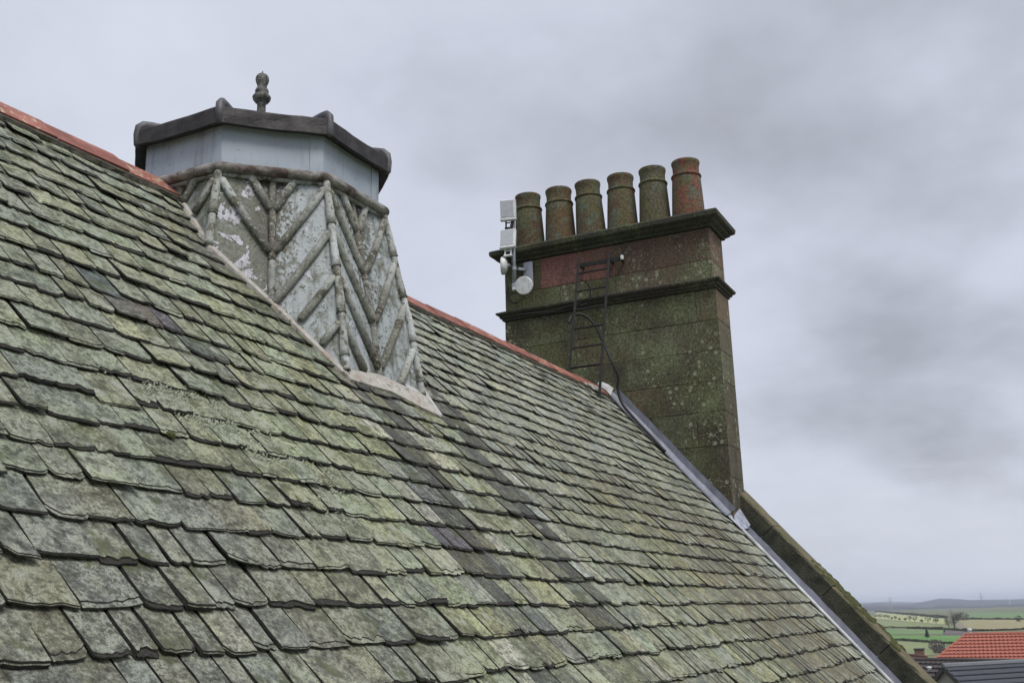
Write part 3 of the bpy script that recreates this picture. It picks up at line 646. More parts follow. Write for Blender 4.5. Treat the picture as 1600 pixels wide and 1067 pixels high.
def slate_mesh(x, s, w, L, rnd, cols, colour, wear, fine):
    m = MB(); th = (rnd.uniform(.007, .0125) + (.006 if rnd.random() < .15 else 0)) * (.68 + .1 * s) * (1 if fine else .85); lift = rnd.uniform(.001, .005) + (.010 if rnd.random() < .07 else 0)
    rot = rnd.gauss(0, .022); tilt = rnd.gauss(0, .005) / w; cl = rnd.choice((0, 0, .005, .01, .018, .03)) * rnd.uniform(.6, 1.2); cr_ = rnd.choice((0, 0, 0, .004, .01, .018)) * rnd.uniform(.6, 1.2); clw = rnd.uniform(.12, .4); skew = rnd.gauss(0, .0045); bite = rnd.uniform(.1, .9); bd = rnd.choice((0, 0, 0, 0, .008, .014))
    seed = rnd.uniform(0, 500); rag = rnd.choice((.0015, .002, .003, .004, .007)); led = rnd.choice((.004, .007, .010, .016, .024, .034))
    def tl(u):                                                         # the tail's ragged outline
        p = cl * max(0, 1 - u / clw) ** 1.4 + cr_ * max(0, (u - .8) / .2) ** 1.4 + skew * u + bd * max(0, 1 - abs(u - bite) / .16)
        return p + rag * (.7 * nz(u * w * 30, seed) + 1.5 * nz(u * w * 137, seed + 9)) + rag
    def P(u, p, dn):
        du = (u - .5) * w + .0045 * nz(p * 35, seed + 20 + (u > .5) * 7) * (1 if u in (0, 1) else 0)
        n = .006 + lift - .095 * p - lift * p / L * 1.5 + tilt * (u - .5) * w * (1 - p / L) + dn
        if .0 < u < 1: n += .0034 * nz(u * w * 13, p * 13, seed) * (1 - p / L)
        return RP(x + du + p * rot, s - p + du * rot, n)
    us = [i / cols for i in range(cols + 1)]
    def row(f, dn): return [P(u, f(u), dn) for u in us]
    inner = lambda u: tl(u) + led * (.55 + .45 * nz(u * w * 26, seed + 40) + .35 * nz(u * w * 70, seed + 41))
    m.cur = colour
    def W(t): m.curw = (wear[0], wear[1], wear[2] * t)
    W(1)
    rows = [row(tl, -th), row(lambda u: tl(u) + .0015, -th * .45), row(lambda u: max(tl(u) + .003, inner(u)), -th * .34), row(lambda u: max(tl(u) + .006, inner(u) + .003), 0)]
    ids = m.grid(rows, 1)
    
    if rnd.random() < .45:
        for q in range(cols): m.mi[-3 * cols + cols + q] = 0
    E_ = .19
    ps = (.03, .06, .11, .16) if fine else (.05, .12)
    top = [ids[3]]
    for k, p in enumerate(ps):
        W(max(0, 1 - p / .07)); top.append([m.vert(P(u, max(p, inner(u) + .006), 0)) for u in us])
    W(0); top.append([m.vert(P(u, E_ + .02, 0)) for u in us]); top.append([m.vert(P(u, L, 0)) for u in us])
    for i in range(len(top) - 1):
        for j in range(cols): m.face([top[i][j], top[i][j + 1], top[i + 1][j + 1], top[i + 1][j]], 0)
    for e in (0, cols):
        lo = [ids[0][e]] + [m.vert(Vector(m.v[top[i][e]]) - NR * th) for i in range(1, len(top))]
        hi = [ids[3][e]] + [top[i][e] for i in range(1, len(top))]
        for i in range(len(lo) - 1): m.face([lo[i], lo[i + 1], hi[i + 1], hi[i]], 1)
    return m
TAILS = [.115, .235, .36, .49, .625, .76, .90, 1.04, 1.19, 1.345, 1.485, 1.62, 1.757, 1.90, 2.05, 2.195, 2.335, 2.485, 2.63, 2.785, 2.945, 3.105, 3.27, 3.44, 3.602, 3.764, 3.93, 4.10, 4.27, 4.44, 4.61, 4.78]
rs = random.Random(5); slates = []; prev = []
for i, s in enumerate(TAILS):
    x = X0 + rs.uniform(0, .1); joints = []
    while x < X1:
        for _ in range(6):
            w = rs.choice((.09, .11, .12, .13, .14, .15, .155, .16, .175, .20)) * rs.uniform(.93, 1.07)
            if all(abs(x + w - j) > .035 for j in prev): break
        w = min(w, X1 - x + .012)
        if X1 - (x + w) < .07: w = X1 - x + rs.uniform(0, .012)
        joints.append(x + w); xc = x + w / 2; gap = rs.choice((.002, .004, .006, .008, .011, .015))
        ds = .012 * nz(xc * 1.3, s * 2.3, 3.0) + rs.gauss(0, .0055)
        y = -s * CT; inside = math.hypot(xc - 4.75, y) < .62 and s > .12
        if rs.random() < .018: ds += rs.uniform(.015, .04)
        if w > .05 and not inside: slates.append((xc, s + ds, w - gap, min(.36, s + AX / CT - .02)))
        x += w
    prev = joints
def area(q):
    x, s, w, L = q; a = [px_of(RP(*k)) for k in ((x - w / 2, s), (x + w / 2, s), (x + w / 2, s - .16), (x - w / 2, s - .16))]
    cx, cy = sum(p[0] for p in a) / 4, sum(p[1] for p in a) / 4
    if a[0][2] < .3 or not (-30 < cx < 1630 and -30 < cy < 1090): return 0
    return .5 * abs(sum(a[k][0] * a[(k + 1) % 4][1] - a[(k + 1) % 4][0] * a[k][1] for k in range(4)))
order = sorted(range(len(slates)), key=lambda k: -area(slates[k])); near = set(order[:300])
rest = MB()
for k, (x, s, w, L) in enumerate(slates):
    rk = random.Random(k * 7 + 1); colour, wear = slate_colour(x, s, rk)
    pur = any(abs(x - a) < .1 and abs(s - b) < .085 for a, b in NEW)
    if pur: colour, wear = tuple(v * rk.uniform(.85, 1.1) for v in PURPLE), (.1, .1, 0)
    m = slate_mesh(x, s, w, L, rk, 9 if k in near else 5, colour, wear, k in near)
    if k in near:
        o = m.build('slate', [M['slate'], M['slate_edge_shade']], roof, RP(x, s))
        if pur: o['label'] = 'clean purple grey slate without lichen'
    else:
        b = len(rest.v); rest.v += m.v; rest.tint += m.tint; rest.wear += m.wear; rest.f += [[q + b for q in f] for f in m.f]; rest.mi += m.mi
# the far slope, unseen but there: plain courses
for i, s in enumerate(TAILS[::1]):
    rest.cur = GREEN; rest.curw = (.5, .2, 0)
    n0 = len(rest.v); rest.m = 0
    a = [back(RP(X0, s, .006)), back(RP(X1, s, .006)), back(RP(X1, s - .2, -.013)), back(RP(X0, s - .2, -.013)), back(RP(X0, s, -.012)), back(RP(X1, s, -.012))]
    q = [rest.vert(p) for p in a]; rest.face([q[0], q[1], q[2], q[3]], 0); rest.face([q[4], q[5], q[1], q[0]], 1)
o = rest.build('slate', [M['slate'], M['slate_edge_shade']], roof, (0, AX, GROUND)); o['kind'] = 'stuff'

# ridge tiles over a mortar bed
RY, RZ = .11, .108
def ridge_tile(x0, x1, k):
    m = MB(); rk = random.Random(k + 70); dz = rk.uniform(-.004, .007); tl = rk.uniform(-.009, .009)
    N = 3
    def pr(x, off, q):
        lo = Vector((x, -.006, .004)); ap = Vector((x, RY, RZ + .01)); lo2 = Vector((x, 2 * RY + .006, .004)); n = NR * off
        n2 = Vector((0, ST, CT)) * off; up = Vector((0, 0, off / CT * .9)); d = Vector((0, 0, dz + tl * (q - .5)))
        mid = lo.lerp(ap, .82) + n; mid2 = lo2.lerp(ap, .82) + n2
        return [lo + n + d, mid + d, ap + up - Vector((0, 0, .006)) + d, mid2 + d, lo2 + n2 + d]
    rows_o = []; rows_i = []
    for i in range(N + 1):
        q = i / N; x = lerp(x0, x1, q); rows_o.append(pr(x, .017, q)); rows_i.append(pr(x, -.001, q))
    a = m.grid(rows_o); b = m.grid(rows_i)
    for i in range(N):
        for e in (0, 4): m.face([a[i][e], a[i + 1][e], b[i + 1][e], b[i][e]])
    for e in (0, N):
        for j in range(4): m.face([a[e][j], a[e][j + 1], b[e][j + 1], b[e][j]])
    return m.build('ridge_tile', M['red_clay'], roof, (x0, RY, RZ), attrs=False)
x, k = X0, 0
js = []
while x < 10.45:
    L = .455
    if x < 4.15 and x + L > 4.17: pass
    x1 = min(x + L, 10.5)
    js.append((x, x1)); x = x1
sh = (3.24 - X0) % .455
js = [(X0 + sh + .455 * i - .455, X0 + sh + .455 * (i + 1) - .455) for i in range(32)]
for k, (a, b) in enumerate(js):
    if a < 4.1 < b + .2 and b > 4.13: b = 4.16
    if b > 4.2 and a < 5.32: continue
    if a > 10.4: continue
    ridge_tile(max(a, X0) + .004, min(b, 10.52) - .004, k)
m = MB()
for (xa, xb) in ((X0, 4.14), (5.3, 10.55)):
    n = int((xb - xa) / .06); rows = []
    for i in range(n + 1):
        x = lerp(xa, xb, i / n); w1, w2 = .012 * nz(x * 9, 2), .014 * nz(x * 13, 8)
        rows.append([RP(x, .045 + w1, .004), RP(x, .034 + w2, .024 + w1 * .3), RP(x, .0 + w1 * .2, .016), RP(x, -.12, .004)])
    m.grid(rows)
m.build('mortar_bed', M['mortar'], roof, (0, AX, GROUND), attrs=False)
m = MB()
for i in range(26): m.box(RP(10.02 + random.gauss(0, .09), .02 + random.gauss(0, .02), .03), .05, .04, .02, .006, Vector((1, 0, 0)), SR, NR)
m.build('mortar_patch', M['pale_mortar'], roof, (10, AX, GROUND), attrs=False)

# lichen crust and moss on the slates
def crust(name, spots, mat, smin, smax, lab=None):
    m = MB()
    for (cx, cs, rx, rs_, n) in spots:
        for _ in range(n):
            a, q = random.uniform(0, 2 * math.pi), math.sqrt(random.random()); x, s = cx + rx * q * math.cos(a) + q * .02 * random.gauss(0, 1), cs + rs_ * q * math.sin(a)
            if nz(x * 16, s * 16) < -.12: continue
            r = random.uniform(smin, smax); h = r * random.uniform(.3, .7); k = 6; n0 = random.uniform(.0, .006); ph = random.random()
            base = [m.vert(RP(x + r * random.uniform(.7, 1.3) * math.cos(ph + j * 2 * math.pi / k), s + r * random.uniform(.7, 1.3) * math.sin(ph + j * 2 * math.pi / k), n0 - .006)) for j in range(k)]
            t = m.vert(RP(x, s, n0 + h))
            for j in range(k): m.face([base[j], base[(j + 1) % k], t])
    o = m.build(name, M[mat], roof, (0, AX, GROUND), attrs=False); o['kind'] = 'stuff'
crust('lichen', [(2.86, 1.95, .19, .1, 900), (3.0, 2.06, .24, .12, 1100), (3.25, 2.2, .2, .1, 420), (2.6, 1.84, .14, .06, 90), (3.5, 2.34, .1, .12, 90), (3.3, 2.5, .05, .12, 60)], 'crust', .002, .0075)
m = MB(); m.lathe(RP(2.63, 2.19, .0), [(.015, 0), (.018, .006), (.014, .014), (.006, .019)], 10, Vector((1, 0, 0)), SR, NR, rag=lambda k, z: random.uniform(-.003, .003)); m.build('moss_cushion', M['moss'], roof, RP(2.63, 2.19), attrs=False)

# ---------------- skew: lead gutter, flashing, coping
m = MB(); m.tube([RP(10.645, 1.9, .016), RP(10.645, EAVE, .016)], .019, 8); m.build('lead_roll', M['pale_lead'], roof, RP(10.645, 1.9), smooth=True, attrs=False)
def lead_sheet(pts_fn, s0, s1, nseg, name='lead_flashing', mat='lead', lift=0.0):
    m = MB(); rows = []
    for i in range(nseg + 1):
        s = lerp(s0, s1, i / nseg); rows.append([p + NR * lift * (1 - .0 * i) for p in pts_fn(s)])
    m.grid(rows)
    b = [[p - NR * .004 for p in r] for r in (rows[0], rows[-1])]
    m.grid([rows[-1], b[1]])
    return m.build(name, M[mat], roof, rows[0][0], smooth=False, attrs=False)
def gut(s): w = .003 * nz(s * 3, 1); return [RP(10.655, s, .014), RP(10.70, s, .006 + w), RP(10.82, s, .02 + w), RP(10.90, s, .05), RP(10.915, s, .085)]
for a, b in ((1.86, 2.52), (2.5, 3.45), (3.43, 4.12), (4.1, EAVE)): lead_sheet(gut, a, b, 6, lift=.004 if a < 3 else 0)
def stepf(s):
    w = .004 * nz(s * 7, 4); return [RP(10.50 + w, s, .012), RP(10.545, s, .022), RP(10.585, s, .062 + w), RP(10.592 + .002 * w, s, .125 + .008 * nz(s * 9, 2))]
for a, b in ((-.02, .42), (.40, .98), (.96, 1.42), (1.40, 1.8)): lead_sheet(stepf, a, b, 8, lift=.0 if int(a * 10) % 2 else .003)
m = MB()      # the bright dressed end of the flashing where it turns round the chimney's foot
rows = []
for i in range(9):
    t = i / 8; s = lerp(1.72, 1.98, t); rows.append([RP(10.55 + .05 * t, s, .02), RP(10.60 + .06 * t, s + .01, .085 - .05 * t), RP(10.70 + .02 * t, s + .015, .10 - .05 * t), RP(10.86, s - .02, .135 - .055 * t)])
m.grid(rows); m.build('lead_flashing', M['bright_lead'], roof, RP(10.6, 1.8), smooth=True, attrs=False)
m = MB()      # crumpled light lead saddle where the ridge meets the chimney
rows = [[(10.52, -.03, .01), (10.55, -.035, .06), (10.585, -.04, .10)], [(10.51, .03, .08), (10.55, .03, .12), (10.585, .02, .15)], [(10.52, .12, .15), (10.55, .12, .18), (10.585, .12, .2)]]
m.grid(rows); m.build('lead_saddle', M['pale_lead'], roof, (10.5, .05, .1), attrs=False)
cuts = [1.35, 2.12, 2.93, 3.66, 4.4, EAVE + .1]
for k in range(5):
    m = MB(); a, b = cuts[k] + .004, cuts[k + 1] - .004; rows = []
    off = .004 * random.uniform(-1, 1)
    for i in range(9):
        s = lerp(a, b, i / 8); r = lambda q: .006 * nz(s * 8, q, k)
        if k == 0 and i == 0: pass
        rows.append([RP(10.90 + r(1), s, -.02), RP(10.90 + r(2), s, .06 + r(3)), RP(10.90 + r(2) + off, s, .215 + r(4) + off), RP(10.915 + off, s, .232 + r(5) + off), RP(11.16, s, .242 + r(6) + off), RP(11.33, s, .235 + r(7) + off), RP(11.345, s, .2), RP(11.345, s, -.05)])
    ids = m.grid(rows)
    m.face(ids[0]); m.face(ids[-1][::-1])
    m.build('coping_stone', M['coping'], roof, RP(11.1, a), attrs=False)
m = MB()
for _ in range(420):
    s = random.uniform(2.6, 3.75); x = random.uniform(10.93, 11.34)
    if nz(s * 3, x * 2) < -.05: continue
    r = random.uniform(.012, .035); m.lathe(RP(x, s, .232), [(r, 0), (r * .9, r * .3), (r * .3, r * .62)], 6, Vector((1, 0, 0)), SR, NR, rag=lambda k, z: random.uniform(-.2, .2) * .02)
o = m.build('moss', M['moss'], roof, RP(11.1, 3), attrs=False); o['kind'] = 'stuff'

# ================================================================== CHIMNEY STACK
CX0, CX1, CY0, CY1 = 10.60, 11.10, -1.248, 1.262
chim = thing('chimney_stack', 'tall mossy sandstone chimney stack rising from the gable', 'chimney', (10.85, 0, -1.6))
CO = (10.85, 0, -1.6)
m = MB(); m.box((10.85, 0, .02), CX1 - CX0 - .08, CY1 - CY0 - .1, 3.6); m.build('core', M['core'], chim, CO, attrs=False)
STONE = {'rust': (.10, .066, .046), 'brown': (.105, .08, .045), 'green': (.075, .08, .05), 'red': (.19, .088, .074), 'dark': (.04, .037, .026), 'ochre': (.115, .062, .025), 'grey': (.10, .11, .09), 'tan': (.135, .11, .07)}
def stone(y0, y1, z0, z1, col, moss, lich, x0=CX0, x1=CX1, prot=0.0):
    m = MB(); m.cur = tuple(.5 * v * random.uniform(.9, 1.1) + .5 * w for v, w in zip(STONE[col], (.09, .078, .048))) if col not in ('red', 'ochre', 'rust') else STONE[col]; m.curw = (.5 * moss + .26, lich + .08, 0)
    if col in ('red', 'rust'): m.curw = (moss, lich, 0)
    g = .0012; m.box(((x0 + x1) / 2 - prot / 2, (y0 + y1) / 2, (z0 + z1) / 2), x1 - x0 + prot, y1 - y0 - 2 * g, z1 - z0 - 2 * g, .0035)
    return m.build('stone_block', M['stone'], chim, CO)
ZJ = [-2.0, -1.62, -1.29, -.958, -.63, -.276, .048, .377, .704, 1.043]
rk = random.Random(3)
VJ = {8: [-1.02, .35], 7: [-.2, .9], 6: [-.985, .45], 5: [-.55, .7], 4: [-.93, -.45, .55], 3: [-.50, .4], 2: [-.94, .1], 1: [-.7, .3], 0: [-.9, .0]}
for i in range(len(ZJ) - 1):
    ys = [CY0] + sorted(VJ[i]) + [CY1]
    for a, b in zip(ys, ys[1:]):
        col = rk.choice(('green', 'green', 'grey', 'brown', 'dark'))
        moss = {0: .5, 1: .45, 2: .4, 3: .5, 4: .55}.get(i, .6) + rk.uniform(-.1, .12); li = .3 + .25 * (b < .3) + rk.uniform(-.1, .15)
        if i == 4 and a > -.5 and b < .6: col, moss, li = 'ochre', .34, .2
        if i == 8 and b < -1: col, moss, li = 'brown', .42, .3
        if i == 3 and b < -.4: col, moss, li = 'dark', .5, .25
        if i == 2: li = .75
        stone(a, b, ZJ[i], ZJ[i + 1], col, moss, li, prot=rk.uniform(0, .003))
# upper stage
UP0, UP1 = CY0 + .02, CY1 - .01; UX0 = CX0 + .004
for a, b, col, mo, li in ((UP0, -.86, 'tan', .4, .45), (-.86, -.12, 'tan', .42, .6), (-.12, .55, 'tan', .55, .45), (.55, UP1, 'green', .66, .2)): stone(a, b, 1.165, 1.372, col, mo, li, UX0, CX1 - .004, rk.uniform(0, .003))
for a, b, col, mo, li in ((UP0, -.93, 'rust', .36, .5), (-.93, -.12, 'rust', .3, .55), (-.12, .785, 'red', .2, .12), (.785, UP1, 'dark', .6, .15)): stone(a, b, 1.372, 1.735, col, mo, li, UX0, CX1 - .004, rk.uniform(0, .003))
def moulding(name, prof, col, moss, cut):
    """prof: (projection, z) from below up; mitred round the stack, cut into stones along the long sides"""
    segs = [(-1, -1, cut), ]
    def ringpt(pj, z, y, face):
        pass
    ybreaks = cut
    for k, (ya, yb) in enumerate(zip(ybreaks, ybreaks[1:])):
        m = MB(); m.cur = tuple(v * random.uniform(.85, 1.15) for v in STONE[col]); m.curw = (moss, .22, 0); rows = []
        e0, e1 = k == 0, k == len(ybreaks) - 2
        loop = []
        for pj, z in prof:
            y0 = (UP0 - pj) if e0 else ya + .002; y1 = (UP1 + pj) if e1 else yb - .002
            n = max(2, int((yb - ya) / .12)); wv = lambda y: .005 * nz(y * 5, z * 9, k) if pj > .03 else 0
            front = [(CX0 - pj - wv(lerp(y0, y1, i / n)), lerp(y0, y1, i / n), z + wv(lerp(y0, y1, i / n) + 9) * .6) for i in range(n + 1)]
            bk = [(CX1 + pj, y1, z), (CX1 + pj, y0, z)]
            loop.append(front + bk + [front[0]])
        ids = m.grid(loop); m.face(ids[-1][:-1]); m.face(ids[0][:-1][::-1])
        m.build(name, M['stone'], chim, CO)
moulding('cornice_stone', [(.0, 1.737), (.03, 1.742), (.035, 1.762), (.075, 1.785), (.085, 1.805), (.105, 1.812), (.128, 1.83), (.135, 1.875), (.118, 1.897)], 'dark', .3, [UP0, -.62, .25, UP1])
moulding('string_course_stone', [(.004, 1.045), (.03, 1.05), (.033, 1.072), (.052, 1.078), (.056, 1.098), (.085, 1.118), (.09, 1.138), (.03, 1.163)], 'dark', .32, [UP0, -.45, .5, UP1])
m = MB(); m.cur = STONE['dark']; m.curw = (.5, .2, 0); rows = []
for i in range(15):
    y = lerp(CY0 + .08, CY1 - .08, i / 14); rows.append([(10.66, y, 1.88), (10.70, y, 1.935 + .02 * nz(y * 5, 1)), (10.85, y, 1.955), (11.0, y, 1.935), (11.05, y, 1.88)])
m.grid(rows); m.build('flaunching', M['stone'], chim, CO)

# pots
POTS = [(1.018, 'leftmost chimney pot, dark olive brown behind the white antennas', (.075, .05, .026)), (.619, 'second chimney pot from the left, olive with an orange red patch', (.10, .062, .03)),
        (.228, 'third chimney pot from the left, dull red brown with green sides', (.09, .066, .04)), (-.159, 'fourth chimney pot from the left, brown with mossy olive blotches', (.10, .065, .036)),
        (-.551, 'fifth chimney pot from the left, grey green body under a brown top', (.09, .075, .048)), (-.941, 'rightmost chimney pot, brightest terracotta red with green streaks below', (.165, .062, .043))]
for k, (y, lab, col) in enumerate(POTS):
    loc = (10.85, y, 1.9); rt = thing('chimney_pot', lab, 'chimney pot', loc, 'row of six chimney pots'); rk = random.Random(k)
    ln = rk.gauss(0, .012); sc = 1 + rk.uniform(-.025, .025); ux = Vector((1, 0, 0)); uz = Vector((rk.gauss(0, .012), ln, 1)).normalized(); uy = uz.cross(ux).normalized(); ux = uy.cross(uz)
    m = MB(); m.cur = col; H = .745
    m.lathe(loc, [(.185 * sc, 0), (.184 * sc, .05), (.174 * sc, .25), (.165 * sc, .42), (.157 * sc, .55), (.150 * sc, .575), (.145 * sc, .62), (.147 * sc, .685), (.156 * sc, .71), (.158 * sc, .735), (.152 * sc, H), (.132 * sc, H - .004), (.128 * sc, H - .1), (.13 * sc, .3)], 28, ux, uy, uz)
    m.build('body', M['pot'], rt, loc, smooth=True)
    m = MB(); m.cur = tuple(v * .9 for v in col); m.lathe(loc, [(.150 * sc, .547), (.166 * sc, .552), (.169 * sc, .563), (.164 * sc, .576), (.150 * sc, .582)], 28, ux, uy, uz); m.build('collar', M['pot'], rt, loc, smooth=True)

# ================================================================== LADDER, BRACKET, CABLES
lad = thing('roof_ladder', 'black iron ladder leaning from the ridge against the chimney', 'ladder', (9.95, 0, 0)); LO = (9.95, 0, 0)
def LP(y, t): return Vector((lerp(9.935, 10.46, t), y, lerp(-.12, 1.615, t)))
for y, t0 in ((.24, .04), (-.122, 0.0)):
    m = MB(); a, b = LP(y, t0), LP(y, 1.0); d = (b - a).normalized(); m.box((a + b) / 2, .014, .03, (b - a).length, .003, Vector((d.z, 0, -d.x)), Vector((0, 1, 0)), d); m.build('rail', M['iron'], lad, LO, attrs=False)
for k in range(6):
    t = .215 + k * .1325
    m = MB(); m.tube([LP(.24, t), LP(-.122, t)], .011, 8); m.build('rung', M['iron'], lad, LO, attrs=False)
m = MB(); c = LP(.05, .945); m.box((10.475, .02, c.z + .0), .016, .52, .05, .003); m.box((10.53, .24, c.z), .11, .02, .045, .002); m.box((10.53, -.122, c.z), .11, .02, .045, .002); m.box((10.54, -.235, c.z), .11, .02, .03, .002); m.build('wall_bracket', M['iron'], lad, LO, attrs=False)
m = MB(); m.box((10.47, -.265, c.z + .005), .03, .03, .05, .004); m.build('white_clip', M['white'], lad, LO, attrs=False)
def cable(label, pts, r, sub=8):
    P = [Vector(p) for p in pts]; out = []
    for i in range(len(P) - 1):
        p0, p1, p2, p3 = P[max(i - 1, 0)], P[i], P[i + 1], P[min(i + 2, len(P) - 1)]
        for k in range(sub):
            t = k / sub; out.append(.5 * ((2 * p1) + (p2 - p0) * t + (2 * p0 - 5 * p1 + 4 * p2 - p3) * t * t + (3 * p1 - p0 - 3 * p2 + p3) * t ** 3))
    out.append(P[-1]); m = MB(); m.tube(out, r, 7); return tag(m.build('cable', M['rubber'], origin=P[0], smooth=True, attrs=False), label, 'cable')
cable('thick black cable looping through the ladder and down beside the chimney flashing', [(10.22, .30, .80), (10.28, .27, .90), (10.36, .17, .90), (10.40, .07, .78), (10.42, -.02, .56), (10.40, -.1, .36), (10.44, -.15, .2), (10.47, -.13, .06), (10.47, -.17, -.10), (10.46, -.3, -.28), (10.46, -.45, -.46), (10.455, -.62, -.665)], .0155)
cable('thin black cable bowed out in a loop beside the upper ladder rungs', [(10.43, .23, 1.345), (10.5, .17, 1.30), (10.54, .155, 1.2), (10.54, .19, 1.1), (10.50, .27, 1.06)], .008)
cable('short black cable drooping along the wall below the antenna mast', [(10.56, 1.19, 1.45), (10.57, 1.20, 1.33), (10.575, 1.15, 1.26), (10.575, 1.08, 1.25)], .009)
cable('long thin black cable running along under the string course', [(10.505, 1.05, 1.075), (10.50, .8, 1.06), (10.50, .6, 1.045), (10.505, .45, 1.075), (10.49, .3, 1.09)], .009)

# ================================================================== ANTENNAS
def frame(yaw, pitch):          # local axes: out (facing), side, up
    out = Vector((math.cos(R(yaw)) * math.cos(R(pitch)), math.sin(R(yaw)) * math.cos(R(pitch)), math.sin(R(pitch)))); side = Vector((0, 0, 1)).cross(out).normalized(); return out, side, out.cross(side)
MO = (10.46, 1.055, 1.35)
mast = thing('antenna_mast', 'galvanised pole clamped to the top left corner of the chimney', 'mast', MO)
m = MB(); m.tube([(10.46, 1.055, 1.345), (10.46, 1.055, 2.22)], .024, 12); m.build('pole', M['galv'], mast, MO, smooth=True, attrs=False)
m = MB(); m.box((10.575, .93, 1.565), .02, .12, .30, .004); m.build('wall_plate', M['galv'], mast, MO, attrs=False)
for z in (1.42, 1.62):
    m = MB(); m.box((10.52, .99, z), .09, .03, .035, .003, Vector((.8, -.6, 0)), Vector((.6, .8, 0))); m.lathe((10.46, 1.055, z - .02), [(.034, 0), (.034, .04)], 12); m.build('clamp', M['galv'], mast, MO, attrs=False)
m = MB(); m.tube([(10.46, 1.055, 1.36), (10.46, 1.055, 1.41)], .032, 10); m.build('end_cap', M['white'], mast, MO, attrs=False)
def panel(z, y, yaw, pitch, w, h, label, dark):
    out, sd, up = frame(yaw, pitch); loc = Vector((10.41, y, z)); rt = thing('panel_antenna', label, 'antenna', loc, 'white panel antennas on the mast')
    m = MB(); m.box(loc, .05, w, h, .012, out, sd, up); m.build('housing', M['white'], rt, loc, attrs=False)
    m = MB(); m.box(loc + out * .0265 - sd * .008, .004, w * .78, h * .84, .001, out, sd, up); m.build('face_panel', M['grey_plastic'], rt, loc, attrs=False)
    m = MB(); m.box(loc - up * (h * .5 + .012) + out * .008, .06, w * 1.04, .028, .006, out, sd, up); m.build('lip', M['white'], rt, loc, attrs=False)
    for sx in (-.4, .4):
        m = MB(); m.lathe(loc + out * .026 + sd * w * sx - up * h * .44, [(.006, 0), (.006, .004), (.001, .006)], 8, sd, up, out); m.build('screw', M['galv'], rt, loc, attrs=False)
    b = MB(); bl = loc - up * (h * .5 + .065) - out * .01; b.box(bl + sd * .035, .012, .018, .10, .002, out, sd, up); b.box(bl - sd * .035, .012, .018, .10, .002, out, sd, up); b.box(bl - up * .045, .03, .1, .02, .002, out, sd, up); b.box(bl + up * .02, .012, .08, .012, .001, out, sd, up); b.build('bracket', M['iron' if dark else 'white'], rt, loc, attrs=False)
panel(2.345, 1.085, 196, -3, .185, .235, 'upper white panel antenna, above the pots end of the cornice', True)
panel(1.985, 1.095, 190, 12, .185, .235, 'lower white panel antenna tilted up, just above the cornice', False)
def dish(c, yaw, pitch, r, label, arm_to):
    out, sd, up = frame(yaw, pitch); c = Vector(c); rt = thing('dish_antenna', label, 'dish antenna', c, 'small white dish antennas on the mast')
    m = MB(); m.lathe(c, [(r * .55, -.05), (r * .9, -.028), (r, 0), (r, .018), (r * .93, .024)], 28, sd, up, out); m.build('shell', M['white'], rt, c, smooth=False, attrs=False)
    m = MB(); m.lathe(c, [(r * .90, .016), (r * .86, .02), (r * .4, .024), (.004, .025)], 28, sd, up, out); m.build('radome', M['white'], rt, c, smooth=True, attrs=False)
    m = MB(); m.tube([c - out * .05, Vector(arm_to)], .013, 8); m.lathe(c - out * .075, [(.03, 0), (.035, .03)], 10, sd, up, out); m.build('arm', M['galv'], rt, c, attrs=False)
dish((10.42, 1.175, 1.665), 110, 2, .105, 'small white dish seen edge on at the left side of the mast', (10.46, 1.06, 1.655))
dish((10.40, .905, 1.375), 188, -10, .105, 'round white dish facing the camera at the foot of the mast', (10.46, 1.045, 1.39))

cable('thin grey lead running from the upper panel down the antenna pole', [(10.425, 1.07, 2.16), (10.432, 1.075, 1.98), (10.43, 1.08, 1.8), (10.432, 1.07, 1.62), (10.436, 1.085, 1.47), (10.5, 1.1, 1.40), (10.57, 1.13, 1.36)], .006)
cable('thin black lead curling from the round dish back to the wall plate', [(10.45, .93, 1.34), (10.47, .95, 1.26), (10.53, .93, 1.27), (10.57, .92, 1.36), (10.575, .93, 1.42)], .006)
# ================================================================== ROOF VENTILATOR
VX = 4.75; VO = (VX, 0, 0)
vent = thing('roof_ventilator', 'octagonal lead clad ventilator with herringbone skirt on the ridge', 'ventilator', VO)
ZR = [(.12, .742), (.05, .755), (-.07, .785), (-.25, .822), (-.41, .857), (-.57, .897), (-.75, .928), (-1.0, .968), (-1.2, .992), (-1.5, 1.02)]
def hipR(z):
    for (z0, r0), (z1, r1) in zip(ZR, ZR[1:]):
        if z >= z1: return lerp(r0, r1, (z0 - z) / (z0 - z1)) if z <= z0 else r0
    return ZR[-1][1]
A0 = [R(22.5 + 45 * k) for k in range(8)]
def VP(a, r, z): return Vector((VX + r * math.cos(a), r * math.sin(a), z))
def skirt(k, u, z, out=0.0):                      # face k between corners k and k+1; u from 0 to 1
    a, b = A0[k], A0[(k + 1) % 8]; r = hipR(z); p = VP(a, r, z).lerp(VP(b, r, z), u); mid = (a + R(22.5)); n = Vector((math.cos(mid), math.sin(mid), 0))
    return p - n * (.035 * (1 - abs(2 * u - 1))) + (n + Vector((0, 0, .18))).normalized() * out
def over_roof(p):
    q = p if p.y < AX else Vector((p.x, 2 * AX - p.y, p.z)); return Vector((0, q.y, q.z)).dot(NR)
def skirt_foot(k, u, lift=.0):
    lo, hi = -1.5, .12
    for _ in range(30):
        mid = (lo + hi) / 2
        if over_roof(skirt(k, u, mid)) > lift: hi = mid
        else: lo = mid
    return hi
ROLLTINT = (1, 1, 1)
def face_z(k, u, dz):       # z on the skirt measured from the top
    return .1 - dz
